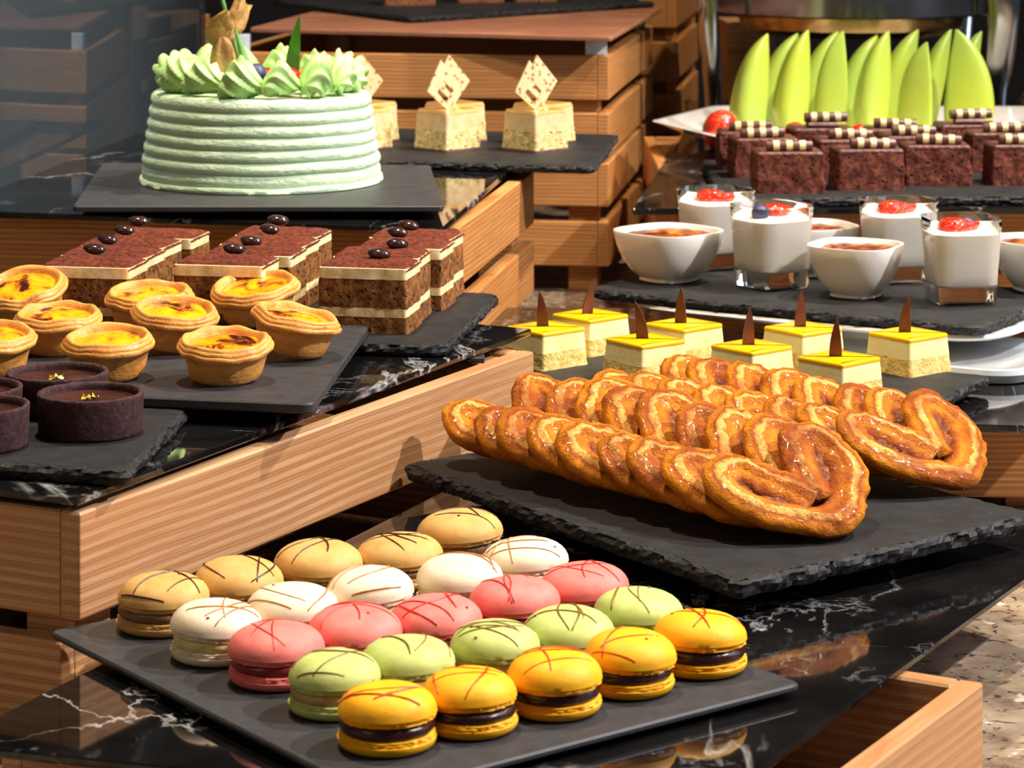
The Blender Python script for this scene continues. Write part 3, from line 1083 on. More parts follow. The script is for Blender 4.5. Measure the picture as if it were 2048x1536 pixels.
HBT = HBG - 0.036
col0, col1 = P(1071, 224, HBT), P(893, 222, HBT)
dc = (col1[0] - col0[0], col1[1] - col0[1])
rowd = (0.0, 0.062)
for cidx in range(4):
    for ridx in range(2):
        y = col0[1] + dc[1] * cidx * 0.4 + rowd[1] * ridx + 0.001 * cidx
        x = (col0[0] + dc[0] * cidx) * y / (y - rowd[1] * ridx) + 0.007 * ridx
        s = 0.0405
        yaw = R(45 + 2 * math.sin(cidx * 3 + ridx))
        cxy = (x, y + s * 0.707)
        t = thing('wafer_cake', 'beige layered square cake with speckled lozenge wafer, %s row, %s from the slate end' % (['front', 'back'][ridx], ORD[cidx]), 'cake', (cxy[0], cxy[1], z(HBG)), yaw, 'beige cakes with wafers')
        q = cidx * 2 + ridx
        mesh_obj('biscuit_base', block(s / 2 + 0.0014, s / 2 + 0.0012, 0, 0.002, 0.0004, q * 5.0, 3), M_TEABASE, t)
        mesh_obj('sponge_layer', block(s / 2 + 0.0012, s / 2 + 0.0002, 0.0019, 0.0185, 0.0008, q * 5.0, 6), M_TEASP, t, sharp=60)
        mesh_obj('mousse_layer', block(s / 2, s / 2 - 0.0005, 0.0183, 0.0335, 0.0003, q * 5.0, 5), M_TEA, t, sharp=60)
        mesh_obj('jelly_top', block(s / 2 - 0.0002, s / 2 - 0.0012, 0.0333, 0.036, 0.0001, q * 5.0, 4, 0.004), M_TEATOP, t, sharp=60)
        mesh_obj('wafer', lozenge(0.0445, 0.034, 0.0022), M_WAFER, t, loc=(-0.004, -0.004, 0.0352), rot=(R(-7), R(-5), R(-45 + 20 + 8 * math.sin(q))), smooth=False)

# brown pieces on the topmost slate
M_BROWNSP = crumb('brown_sponge', S(150, 96, 62), S(118, 70, 44), 240, 0.0016, holes=S(70, 38, 24))
M_DARKTOP = simple('dark_icing', S(66, 34, 24), S(54, 28, 20), 60, 0.3)
for i, (u, v, wd) in enumerate([(815, 11, 0.058), (957, 6, 0.054), (1068, 4, 0.05)]):
    x, y = P(u, v, 0.177)
    t = thing('sponge_square', 'brown sponge square on the topmost slate, ' + ['above the beige wafer cakes', 'middle one of three', 'the one nearest the chafing dish'][i], 'cake', (x, y + 0.026, z(0.177)), R(8), 'brown sponge squares on the topmost slate')
    mesh_obj('sponge', block(wd / 2, wd / 2 - 0.001, 0, 0.032, 0.0009, i * 4.0, 7, ly0=0.022, ly1=0.0215), M_BROWNSP, t, sharp=60)
    mesh_obj('icing', block(wd / 2 - 0.001, wd / 2 - 0.002, 0.0318, 0.036, 0.0003, i * 4.0, 3, ly0=0.0215, ly1=0.021), M_DARKTOP, t, sharp=60)

# ------------------------------------------------------------------ tiramisu
M_TSP = crumb('coffee_sponge', S(150, 100, 52), S(98, 58, 30), 190, 0.0020, holes=S(52, 28, 16))
M_TCR = crumb('tiramisu_cream', S(238, 216, 168), S(224, 196, 138), 130, 0.0007)
M_COCOA = crumb('cocoa_powder', S(118, 56, 36), S(72, 31, 20), 330, 0.0016, 0.95)
M_BEAN = simple('dark_chocolate_bean', S(58, 34, 30), S(48, 27, 24), 80, 0.16, coat=0.4)
HT = HC - 0.0428
TG = [((813, 535), [(758, 510), (795, 490), (795, 467), (817, 453)], 'nearest the marble slab corner'),
      ((534, 530), [(469, 500), (502, 484), (539, 461), (562, 440)], 'in the middle block'),
      ((247, 533), [(194, 499), (222, 478), (257, 459), (282, 437)], 'in the block nearest the picture edge')]
ewd, edd = unit((-0.98, 0.19)), unit((0.19, 0.98))
tyaw = math.atan2(-ewd[1], -ewd[0])
for g, (c0, beans, where) in enumerate(TG):
    base = P(c0[0], c0[1], HT)
    lx, ly = 0.0585 if g == 0 else 0.060, 0.0420
    for k in range(4):
        q = g * 4 + k
        org = ins(base, (lx / 2) + 0.0035 * math.sin(q * 2.1), ly / 2 + k * (ly + 0.0026), ewd, edd)
        t = thing('tiramisu_slice', 'layered tiramisu slice with coffee bean, %s %s' % (['frontmost', 'second', 'third', 'rearmost'][k], where), 'cake', (org[0], org[1], z(HC)), tyaw + R(1.5 * math.sin(q * 1.7)), 'tiramisu slices in three blocks')
        L, W = lx / 2, ly / 2
        mesh_obj('sponge_layer', block(L + 0.0008, L, 0, 0.0105, 0.0007, q * 3.0, 5, 0.002, ly0=W, ly1=W - 0.0003), M_TSP, t, sharp=60)
        mesh_obj('cream_layer', block(L - 0.0004, L - 0.0004, 0.0104, 0.0160, 0.0005, q * 3.0 + 1, 3, 0.002, ly0=W - 0.0003, ly1=W - 0.0003), M_TCR, t, sharp=60)
        mesh_obj('sponge_layer', block(L, L - 0.0004, 0.0159, 0.0345, 0.0008, q * 3.0 + 2, 6, 0.002, ly0=W - 0.0003, ly1=W - 0.0004), M_TSP, t, sharp=60)
        mesh_obj('cream_layer', block(L - 0.0004, L - 0.0006, 0.0344, 0.0412, 0.0005, q * 3.0 + 3, 4, 0.0025, ly0=W - 0.0002, ly1=W - 0.0006), M_TCR, t, sharp=60)
        # cocoa: gently pillowed, thinning towards the front and back edge
        rows = []
        nx, ny = 22, 12
        vs, fs = [], []
        for a in range(ny + 1):
            for b in range(nx + 1):
                px = -L - 0.0002 + (2 * L + 0.0004) * b / nx
                py = -W + 0.0012 + (2 * W - 0.0010) * a / ny
                ed = min(1.0, 2.3 * min(a / ny, 1 - a / ny), 8.0 * min(b / nx, 1 - b / nx))
                h = 0.0402 + 0.0050 * ed ** 0.6 + 0.0009 * noise.noise(Vector((px * 200, py * 200, q))) * ed
                vs.append((px, py, h))
        for a in range(ny):
            for b in range(nx):
                i0 = a * (nx + 1) + b
                fs.append((i0, i0 + 1, i0 + nx + 2, i0 + nx + 1))
        rim = [a_ for a_ in range(nx)] + [b_ * (nx + 1) + nx for b_ in range(ny)] + [ny * (nx + 1) + nx - a_ for a_ in range(nx)] + [(ny - b_) * (nx + 1) for b_ in range(ny)]
        o0 = len(vs)
        for i_ in rim:
            vs.append((vs[i_][0], vs[i_][1], 0.0398 + 0.0007 * noise.noise(Vector((vs[i_][0] * 260, vs[i_][1] * 260, q)))))
        for j in range(len(rim)):
            j2 = (j + 1) % len(rim)
            fs.append((rim[j2], rim[j], o0 + j, o0 + j2))
        fs.append(tuple(o0 + j for j in range(len(rim) - 1, -1, -1)))
        mesh_obj('cocoa_top', (vs, fs), M_COCOA, t, sharp=60)
        bx, by = P(beans[k][0], beans[k][1], HT - 0.004)
        lv = Matrix.Rotation(-t.rotation_euler.z, 2) @ Vector((bx - org[0], by - org[1]))
        lv.x = max(-L + 0.009, min(L - 0.009, lv.x))
        lv.y = max(-W + 0.005, min(W - 0.005, lv.y))
        vf = lathe([(0.0003, -0.0042), (0.0034, -0.0030), (0.0052, 0), (0.0034, 0.0030), (0.0003, 0.0042)], 18)
        rgs = []
        for j in range(11):
            th = -PI / 2 + PI * j / 10
            rgs.append([(0.0078 * max(0.03, math.cos(th)) * math.cos(b_), 0.0052 * max(0.03, math.cos(th)) * math.sin(b_), 0.0036 * math.sin(th)) for b_ in [2 * PI * i_ / 20 for i_ in range(20)]])
        mesh_obj('coffee_bean', loft(rgs), M_BEAN, t, loc=(lv.x, lv.y, 0.0476), rot=(0, R(6), R(20 * math.sin(q * 1.9))), sharp=0)

# ------------------------------------------------------------------ egg tarts
m = Mat('tart_pastry', 0.5, 0.3, 0.1)
nz = m.noise(70, 4, 0.6)
ly_ = m.noise(60, 3, 0.6, src=m.mapped((1, 1, 9)))
c = m.ramp(nz, [(0.35, S(222, 148, 66)), (0.55, S(228, 164, 84)), (0.72, S(200, 116, 42))])
c = m.mix(m.ramp(ly_, [(0.5, 0.0), (0.66, 0.22)]), c, S(186, 104, 36))
m.color(c)
m.bump(m.math('ADD', m.noise(260, 4), m.math('MULTIPLY', ly_, 0.5)), 0.0008, 0.8)
M_TART = m.m
m = Mat('burnt_custard', 0.10, 0.5, 0.5)
nz = m.noise(52, 4, 0.6, 0.6)
m.color(m.ramp(nz, [(0.44, S(250, 182, 16)), (0.535, S(240, 148, 12)), (0.585, S(150, 66, 12)), (0.63, S(70, 24, 8))]))
m.bump(m.noise(120, 4), 0.0014, 0.7)
M_CUST = m.m

ET = [(54, 583, 188, (R(10), R(-8)), 'at the far end of the outer line, tilted'), (116, 628, 181, (0, 0), 'with a dark burnt patch, second in the outer line'), (-20, 668, 190, (0, 0), 'cut by the picture edge above the chocolate tarts'),
      (299, 585, 181, (0, 0), 'at the far end of the middle line, three burnt marks'), (346, 625, 178, (R(3), R(5)), 'in the centre of the middle line'), (217, 676, 190, (0, 0), 'plain yellow, beside the chocolate tarts'),
      (517, 578, 180, (R(4), R(-6)), 'at the far end of the line by the tiramisu, leaning'), (580, 638, 187, (R(-4), R(12)), 'leaning outwards near the slate corner'), (451, 681, 194, (0, 0), 'nearest the bare front corner of the slate')]
for i, (u, v, wp, (rx, ry), where) in enumerate(ET):
    x, y = P(u, v + 4, HE - 0.0215)
    Rr = wp / 2 * y / F
    rx += R(6)
    t = thing('egg_tart', 'golden egg custard tart, ' + where, 'tart', (x, y, z(HE) + 0.0215 * abs(rx) * 0.75 + abs(ry) * 0.018), 0.0, 'egg custard tarts on the grey slate')

    def wob(a, zz, i=i):
        f = min(1, max(0, zz / 0.012))
        return 1 + f * 0.035 * noise.noise(Vector((math.cos(a) * 1.6, math.sin(a) * 1.6, i * 7.0 + zz * 60))) + 0.012 * noise.noise(Vector((math.cos(a) * 6, math.sin(a) * 6, i * 5 + zz * 200)))
    prof = [(0.62, 0.0), (0.70, 0.0005), (0.745, 0.0022), (0.785, 0.006), (0.82, 0.0105), (0.855, 0.0138), (0.92, 0.0152), (0.985, 0.0164), (1.0, 0.0178), (0.985, 0.0190), (0.955, 0.0192), (0.955, 0.0200), (0.94, 0.0212), (0.905, 0.0214),
            (0.90, 0.0222), (0.875, 0.0232), (0.835, 0.0234), (0.79, 0.0226), (0.745, 0.0210), (0.71, 0.0185), (0.62, 0.0145), (0.3, 0.0125), (0.02, 0.0125)]
    rings = []
    n = 64
    for r, zz in prof:
        rg = ring(r * Rr, zz, n, wob)
        if zz > 0.014 and r > 0.72:
            rg = [(px, py, pz + 0.0022 * noise.noise(Vector((px * 70, py * 70, i * 3.0)))) for px, py, pz in rg]
        rings.append(rg)
    cr = mesh_obj('pastry_shell', loft(rings), M_TART, t, rot=(rx, ry, 0), sharp=70)
    rings = []
    for k in range(8):
        f = k / 7
        rings.append([(px, py, 0.0200 + 0.0026 * (1 - f * f) + 0.0022 * noise.noise(Vector((px * 90, py * 90, i * 2.0))) * (1 - 0.5 * f)) for px, py, _ in ring(max(0.02, f) * Rr * 0.75, 0, 40)])
    rings.append([(px, py, 0.0165) for px, py, _ in rings[-1]])
    mesh_obj('custard', loft(rings), M_CUST, t, rot=(rx, ry, 0), sharp=0)

# ------------------------------------------------------------------ chocolate tarts
M_CTART = crumb('cocoa_pastry', S(72, 46, 48), S(54, 33, 34), 300, 0.0009, 0.8)
M_GANACHE = simple('chocolate_ganache', S(74, 40, 30), S(58, 30, 22), 60, 0.25, bump=(60, 0.0006))
M_GOLD = simple('gold_leaf', S(240, 190, 70), rough=0.22, metal=1.0)
CT = [(181, 783, 215, 'with gold leaf, nearest the slate corner'), (115, 742, 206, 'behind the one with gold leaf'), (-57, 772, 205, 'at the picture edge, further back'), (-44, 808, 208, 'at the picture edge, nearest the camera')]
for i, (u, v, wp, where) in enumerate(CT):
    x, y = P(u, v, HC - 0.0217)
    Rr = wp / 2 * y / F
    t = thing('chocolate_tart', 'round dark chocolate tart, ' + where, 'tart', (x, y, z(HC)), i * 2.1, 'dark chocolate tarts on the slate')

    def wob(a, zz, i=i):
        return 1 + 0.008 * noise.noise(Vector((math.cos(a) * 2, math.sin(a) * 2, i * 7.0))) + 0.006 * noise.noise(Vector((math.cos(a) * 14, math.sin(a) * 14, i * 5 + zz * 400)))
    prof = [(0.90, 0), (0.95, 0.0005), (0.96, 0.002), (0.97, 0.011), (0.985, 0.019), (0.99, 0.0210), (0.975, 0.0217), (0.92, 0.0218), (0.885, 0.0212), (0.87, 0.0195), (0.86, 0.013), (0.5, 0.012), (0.02, 0.012)]
    rings = []
    for r, zz in prof:
        rg = ring(r * Rr, zz, 64, wob)
        if zz > 0.0205:
            rg = [(a_, b_, c_ + 0.0007 * noise.noise(Vector((a_ * 260, b_ * 260, i)))) for a_, b_, c_ in rg]
        rings.append(rg)
    mesh_obj('tart_shell', loft(rings), M_CTART, t, sharp=70)
    mesh_obj('ganache', lathe([(Rr * 0.87, 0.0138), (Rr * 0.87, 0.0178), (Rr * 0.80, 0.0172), (Rr * 0.3, 0.0171), (0.0004, 0.0171)], 48), M_GANACHE, t, sharp=50)
    vs, fs = [], []
    g = 6
    for a in range(g):
        for b in range(g):
            vs.append(((a - 2.5) * 0.0017, (b - 2.5) * 0.0014, 0.0008 + 0.0050 * abs(noise.noise(Vector((a * 0.9, b * 0.9, i))))))
    for a in range(g - 1):
        for b in range(g - 1):
            fs.append((a * g + b, (a + 1) * g + b, (a + 1) * g + b + 1, a * g + b + 1))
    mesh_obj('gold_leaf', (vs, fs), M_GOLD, t, loc=(0.0, -0.002, 0.0172), smooth=False)
    t.rotation_euler.z = 0.0

# ------------------------------------------------------------------ green cake
m = Mat('mint_cream', 0.6, 0.25)
m.color(m.ramp(m.noise(30, 3), [(0.4, S(208, 230, 196)), (0.65, S(194, 220, 182))]))
m.bump(m.noise(210, 5, 0.65, src=m.mapped((0.6, 0.6, 1.6))), 0.0032, 0.9)
M_MINT = m.m
M_MINT2 = simple('mint_piping', S(186, 222, 142), S(170, 212, 126), 30, 0.45, bump=(200, 0.0003))
kx, ky = P(523, 361, HPLATE)
RB = 246 * ky / F
t = thing('mint_cake', 'round pale green ridged cream cake topped with piped swirls and fruit', 'cake', (kx, ky, z(HPLATE)))
prof = []
RT, HT_ = 220 * ky / F, 0.0705
prof.append((RB * 0.97, 0.0))
prof.append((RB * 0.99, 0.0008))
prof.append((RB * 0.982, 0.0045))
nr = 7
for k in range(nr):
    z0 = 0.005 + (HT_ - 0.005) * k / nr
    z1 = 0.005 + (HT_ - 0.005) * (k + 1) / nr
    for j in range(8):
        f = j / 8
        zz = z0 + (z1 - z0) * f
        base = RB + (RT - RB) * (zz / HT_) ** 1.15
        amp = 0.0030 if k > 0 else 0.0018
        prof.append((base - 0.0040 + amp * math.sin(PI * min(1, f * 1.02 + 0.0)) ** 0.55, zz))
prof += [(RT - 0.004, HT_), (RT - 0.009, HT_ + 0.0006), (RT * 0.6, HT_), (0.002, HT_)]


def cw(a, zz):
    return 1 + 0.004 * noise.noise(Vector((math.cos(a) * 2, math.sin(a) * 2, zz * 40))) + 0.0025 * noise.noise(Vector((math.cos(a) * 12, math.sin(a) * 12, zz * 150)))


tilt = 0.0
rings = []
for r, zz in prof:
    rings.append([(px, py, pz - 0.045 * px * min(1, zz / HT_) * 0.35 + 0.0008 * noise.noise(Vector((px * 22, py * 22, zz * 30)))) if zz > 0.001 else (px, py, pz) for px, py, pz in ring(r, zz, 128, cw)])
mesh_obj('cake_body', loft(rings), M_MINT, t, sharp=80)
NSW = 14
for k in range(NSW):
    a = 2 * PI * k / NSW + 0.1
    big = 1.0 + 0.12 * math.sin(k * 2.7)
    rings = []
    n = 48
    K = 18
    for j in range(K):
        s = j / (K - 1)
        rad = 0.0138 * big * max(0.02, math.sin(PI * (0.10 + 0.86 * s))) ** 0.75 * (1.0 - 0.22 * s)
        if j in (0, K - 1):
            rad = 0.0008
        ct = Vector((0, -0.017 + 0.034 * s, 0.007 + 0.0105 * math.sin(PI * (0.15 + 0.75 * s))))
        ct.x = 0.004 * math.cos(PI * s)
        phi = -0.6 + 1.2 * s
        rg = []
        for i in range(n):
            b = 2 * PI * i / n
            rr = rad * (1 + 0.22 * math.cos(7 * (b + 2.3 * s)) + 0.07 * math.cos(14 * (b + 2.3 * s)))
            lx_, lz_ = rr * math.cos(b), rr * math.sin(b)
            rg.append((ct.x + lx_, ct.y - lz_ * math.sin(phi) * 0.6, max(0.0, ct.z + lz_)))
        rings.append(rg)
    mesh_obj('piped_swirl', loft(rings), M_MINT2, t, loc=((RT - 0.0185) * math.cos(a), (RT - 0.0185) * math.sin(a), HT_ - 0.001 - 0.0157 * (RT - 0.0185) * math.cos(a)), rot=(0, 0, a), sharp=0)
# garnish
M_LEAF = simple('green_leaf', S(70, 130, 30), S(52, 108, 22), 60, 0.35)
M_CHIVE = simple('green_stem', S(110, 160, 84), S(86, 140, 60), 60, 0.4)
M_HUSK = simple('dry_husk', S(190, 148, 84), S(146, 102, 46), 60, 0.6, bump=(120, 0.002))
M_BLUE = simple('blueberry', S(30, 36, 70), S(52, 62, 104), 90, 0.5)
M_RED = simple('red_fruit', S(214, 36, 22), S(196, 24, 16), 120, 0.25, bump=(220, 0.0012))
M_ORANGE = simple('orange_fruit', S(244, 170, 30), S(236, 150, 20), 90, 0.3)


def ball(r, sq=1.0, n=18, nz=0.0, seed=0):
    rings = []
    for j in range(11):
        th = -PI / 2 + PI * j / 10
        rings.append([(x * (1 + nz * noise.noise(Vector((x * 400, y * 400, seed + th)))), y, zz) for x, y, zz in ring(max(0.02 * r, r * math.cos(th)), r * sq * math.sin(th), n)])
    return loft(rings)


gy0 = -0.022
gx = lambda u: (u - 523) * ky / F
mesh_obj('raspberry', ball(0.0125, 0.8, 24, 0.06), M_RED, t, loc=(gx(581), -0.034, HT_ + 0.012))
mesh_obj('orange_segment', ball(0.0105, 0.75), M_ORANGE, t, loc=(gx(613), -0.012, HT_ + 0.012))
mesh_obj('blueberry', ball(0.0085), M_BLUE, t, loc=(gx(518), -0.026, HT_ + 0.016))
mesh_obj('blueberry', ball(0.008), M_BLUE, t, loc=(gx(506), -0.012, HT_ + 0.013))
mesh_obj('strawberry_slice', ball(0.0085, 0.7), M_RED, t, loc=(gx(535), -0.010, HT_ + 0.014))
mesh_obj('pineapple_leaf', blade(0.056, 0.0125, 0.0016, 0.004, 14), M_LEAF, t, loc=(gx(586), -0.022, HT_ + 0.006), rot=(0, R(3), 0))
mesh_obj('chive_stem', tube([(gx(497), -0.016, HT_), (gx(482), -0.016, HT_ + 0.028), (gx(462), -0.014, HT_ + 0.055), (gx(445), -0.012, HT_ + 0.078)], 0, 8, [0.0032, 0.0026, 0.002, 0.0014]), M_CHIVE, t)
mesh_obj('chive_stem', tube([(gx(511), -0.034, HT_ + 0.002), (gx(495), -0.032, HT_ + 0.030), (gx(478), -0.030, HT_ + 0.052)], 0, 8, [0.0048, 0.0034, 0.0008]), M_CHIVE, t)
# physalis: closed lower husk and torn petals flaring above


def husk(rx, rz, seed):
    rings = []
    for j in range(13):
        th = -PI / 2 + PI * j / 12
        rg = []
        for i in range(36):
            b = 2 * PI * i / 36
            rr = rx * max(0.03, math.cos(th)) * (1 + 0.12 * math.cos(5 * b) + 0.08 * noise.noise(Vector((math.cos(b) * 2, math.sin(b) * 2, seed + th))))
            rg.append((rr * math.cos(b), rr * math.sin(b), rz * math.sin(th)))
        rings.append(rg)
    return loft(rings)


def petal(L, W, seed, curl):
    nu, nv = 14, 8
    top, bot = [], []
    for a in range(nu + 1):
        f = a / nu
        hw = W * math.sin(PI * (0.12 + 0.86 * f)) ** 0.8
        for b in range(nv + 1):
            g = b / nv * 2 - 1
            x = g * hw + 0.0015 * noise.noise(Vector((f * 4, g * 2, seed)))
            y = curl * f * f * L + 0.004 * g * g + 0.0022 * noise.noise(Vector((f * 5, g * 3, seed + 4)))
            top.append((x, y, f * L))
            bot.append((x, y + 0.0006, f * L))
    vs = top + bot
    o = len(top)
    fs = []
    for a in range(nu):
        for b in range(nv):
            i = a * (nv + 1) + b
            fs.append((i, i + 1, i + nv + 2, i + nv + 1))
            fs.append((o + i + nv + 1, o + i + nv + 2, o + i + 1, o + i))
    for a in range(nu):
        for b in (0, nv):
            i = a * (nv + 1) + b
            j = i + nv + 1
            fs.append((i, j, o + j, o + i) if b == 0 else (j, i, o + i, o + j))
    return vs, fs


ph = mesh_obj('physalis_husk', husk(0.0098, 0.0225, 3), M_HUSK, t, loc=(gx(453), -0.024, HT_ + 0.0235), rot=(0, R(-4), 0.4), sharp=50)
for (dx, dz, rx_, ry_, L, W, cu) in ((-0.001, 0.014, 8, -8, 0.026, 0.0105, -0.3), (0.004, 0.018, 0, 38, 0.034, 0.0085, 0.2), (0.006, 0.020, 6, 22, 0.042, 0.0055, 0.1), (0.003, 0.018, -8, 50, 0.040, 0.006, 0.3), (-0.004, 0.016, 10, 12, 0.030, 0.010, -0.4)):
    mesh_obj('husk_petal', petal(L, W, dx * 900 + dz, cu), M_HUSK, ph, loc=(dx, 0.0, dz), rot=(R(rx_), R(ry_), 0), sharp=50)

# ------------------------------------------------------------------ panna cotta glasses
m = Mat('clear_glass', 0.0)
m.b.inputs['Transmission Weight'].default_value = 1.0
m.b.inputs['IOR'].default_value = 1.45
m.color((0.97, 0.985, 0.98))
M_GLASS = m.m
m = Mat('panna_cotta', 0.35, 0.3)
m.color(S(242, 234, 220))
M_PANNA = m.m
m = Mat('strawberry', 0.2, 0.5, 0.5)
nz = m.voro(420)
m.color(m.mix(m.ramp(nz, [(0.12, 0.8), (0.25, 0.0)]), m.ramp(m.noise(60, 3), [(0.35, S(200, 18, 10)), (0.62, S(214, 44, 20)), (0.78, S(232, 120, 80))]), S(250, 190, 90)))
m.bump(nz, 0.0008, 0.6)
M_STRAW = m.m


def sq_ring(s, zz, rad, seg=6):
    return [(x, y, zz) for x, y in rpoly([(-s, -s), (s, -s), (s, s), (-s, s)], rad, seg)]


def glass_vf():
    H = 0.064
    outp = [(0.0205, 0.0, 0.008), (0.0222, 0.0008, 0.009), (0.0228, 0.004, 0.009), (0.0242, 0.022, 0.013), (0.0262, 0.045, 0.016), (0.0280, H - 0.001, 0.019), (0.0278, H, 0.019)]
    inp = [(0.0270, H, 0.0182), (0.0267, H - 0.001, 0.018), (0.0250, 0.045, 0.015), (0.0229, 0.022, 0.012), (0.0216, 0.0155, 0.009), (0.0195, 0.0138, 0.008), (0.010, 0.0134, 0.004)]
    return loft([sq_ring(s, zz, r) for s, zz, r in outp + inp])


GL = [(1432, 534, 25, 'behind the first white bowl', 0.6, 0.4), (1543, 573, 32, 'with a blueberry too, between two bowls', -0.2, 1.2), (1797, 561, 14, 'behind the pointed white bowl', 0.3, 0.2), (1922, 603, 8, 'nearest the slate edge', 0.1, -0.3)]
gv = glass_vf()
for i, (u, v, rot, where, a, b) in enumerate(GL):
    x, y = P(u, v, HPN)
    t = thing('dessert_glass', 'square glass of white panna cotta and strawberry, ' + where, 'glass', (x, y, z(HPN)), R(rot), 'panna cotta glasses on the round cornered slate')
    mesh_obj('glass', gv, M_GLASS, t, sharp=40)
    mesh_obj('panna_cotta', loft([sq_ring(s, zz, r) for s, zz, r in ((0.0100, 0.0130, 0.004), (0.0197, 0.0134, 0.008), (0.0219, 0.0152, 0.009), (0.0233, 0.022, 0.012), (0.0254, 0.0445, 0.015), (0.0262, 0.0530, 0.016), (0.0252, 0.0535, 0.016), (0.01, 0.0535, 0.006))]), M_PANNA, t, sharp=40)
    rr = []
    for j in range(12):
        th = -PI / 2 + PI * j / 11
        q = 0.0105 * max(0.03, math.cos(th)) ** 0.9 * (1 - 0.48 * math.sin(th))
        rr.append([(px * 0.85, py, pz) for px, py, pz in ring(q, 0.0165 * math.sin(th), 18)])
    mesh_obj('strawberry_half', loft(rr), M_STRAW, t, loc=((0.008, 0.001, 0.0555) if i == 1 else (-0.003, -0.004, 0.0550)), rot=(0, R(84), R(-rot + (-12, 35, 8, 4)[i])), sharp=0)
    if i != 2:
        mesh_obj('blueberry', ball(0.0075), M_BLUE, t, loc=((0.006, 0.006, 0.055) if i != 1 else (-0.0130, -0.003, 0.0575)))

# ------------------------------------------------------------------ white bowls with burnt cream
m = Mat('burnt_sugar', 0.4, 0.3, 0.1)
nz = m.noise(75, 5, 0.65)
m.color(m.ramp(nz, [(0.42, S(70, 24, 3)), (0.55, S(138, 62, 6)), (0.70, S(190, 116, 22))]))
m.bump(nz, 0.0022, 0.8)
M_BRULEE = m.m


def bowl_ring(s, zz, pw, lift=0.0, n=56):
    out = []
    for i in range(n):
        a = 2 * PI * i / n
        c, q = math.cos(a), math.sin(a)
        r = s / (abs(c) ** pw + abs(q) ** pw) ** (1 / pw)
        corner = (r / s - 1)
        out.append((r * c, r * q, zz + lift * corner))
    return out


def bowl_vf():
    o_ = [(0.019, 0.0, 2.6), (0.0205, 0.001, 2.6), (0.0200, 0.003, 2.6), (0.0262, 0.009, 2.7), (0.0318, 0.018, 2.8), (0.0352, 0.028, 2.9), (0.0372, 0.0385, 3.0), (0.0370, 0.0398, 3.0)]
    i_ = [(0.0345, 0.0398, 3.0), (0.0336, 0.0385, 3.0), (0.0300, 0.030, 3.2), (0.0250, 0.020, 3.0), (0.016, 0.011, 2.6), (0.002, 0.009, 2.0)]
    return loft([bowl_ring(s, zz, p, 0.0) for s, zz, p in o_ + i_])


bv = bowl_vf()
BW = [(1337, 560, 42, 'first one at the crate end of the slate'), (1711, 592, 62, 'pointing at the camera, between the front glasses'), (1622, 548, 20, 'half hidden behind the front glass'), (2080, 580, 10, 'cut by the picture edge')]
for i, (u, v, rot, where) in enumerate(BW):
    x, y = P(u, v, HPN)
    sc_ = (1.05, 0.92, 0.95, 0.98)[i]
    t = thing('custard_bowl', 'square white porcelain bowl of burnt cream, ' + where, 'bowl', (x, y, z(HPN)), R(rot), 'white bowls of burnt cream')
    o = mesh_obj('bowl', bv, M_CHINA, t, sharp=50)
    o.scale = (sc_, sc_, 1)
    rr = []
    for k in range(8):
        f = k / 7
        rr.append([(px, py, 0.0355 + 0.0004 * f + 0.0016 * noise.noise(Vector((px * 120, py * 120, i * 3.0)))) for px, py, _ in bowl_ring(max(0.02, f) * 0.0326 * sc_, 0, 2.9)])
    rr.append([(px * 0.95, py * 0.95, 0.031) for px, py, _ in rr[-1]])
    mesh_obj('burnt_cream', loft(rr), M_BRULEE, t, sharp=0)

# ------------------------------------------------------------------ brownies
M_BROWNIE = crumb('brownie_crumb', S(124, 66, 48), S(84, 42, 30), 260, 0.0022, 0.8, holes=S(34, 15, 11), hole_scale=190)
M_BTOP = simple('brownie_glaze', S(100, 54, 42), S(80, 42, 34), 60, 0.45, bump=(160, 0.0014))
M_ROLLB = simple('milk_chocolate_roll', S(100, 62, 50), S(88, 52, 42), 90, 0.4)
M_ROLLW = simple('white_chocolate_band', S(238, 214, 150), rough=0.4)
BR = [(1580, 388, 'closest to the glasses, at the front'), (1740, 382, 'second in the front line'), (1878, 373, 'third in the front line'), (2050, 372, 'cut by the picture edge in the front line'),
      (1531, 357, 'behind and left of the frontmost one'), (1502, 342, 'at the outer end by the strawberry'), (1646, 334, 'just in front of the melon wedges, roll raised'), (1700, 360, 'directly behind the second one'),
      (1800, 336, 'in the back line behind the third one'), (1834, 352, 'between the third one and the back line'), (1942, 326, 'highest in the back line by the melon end'), (2008, 345, 'behind the one cut by the picture edge')]
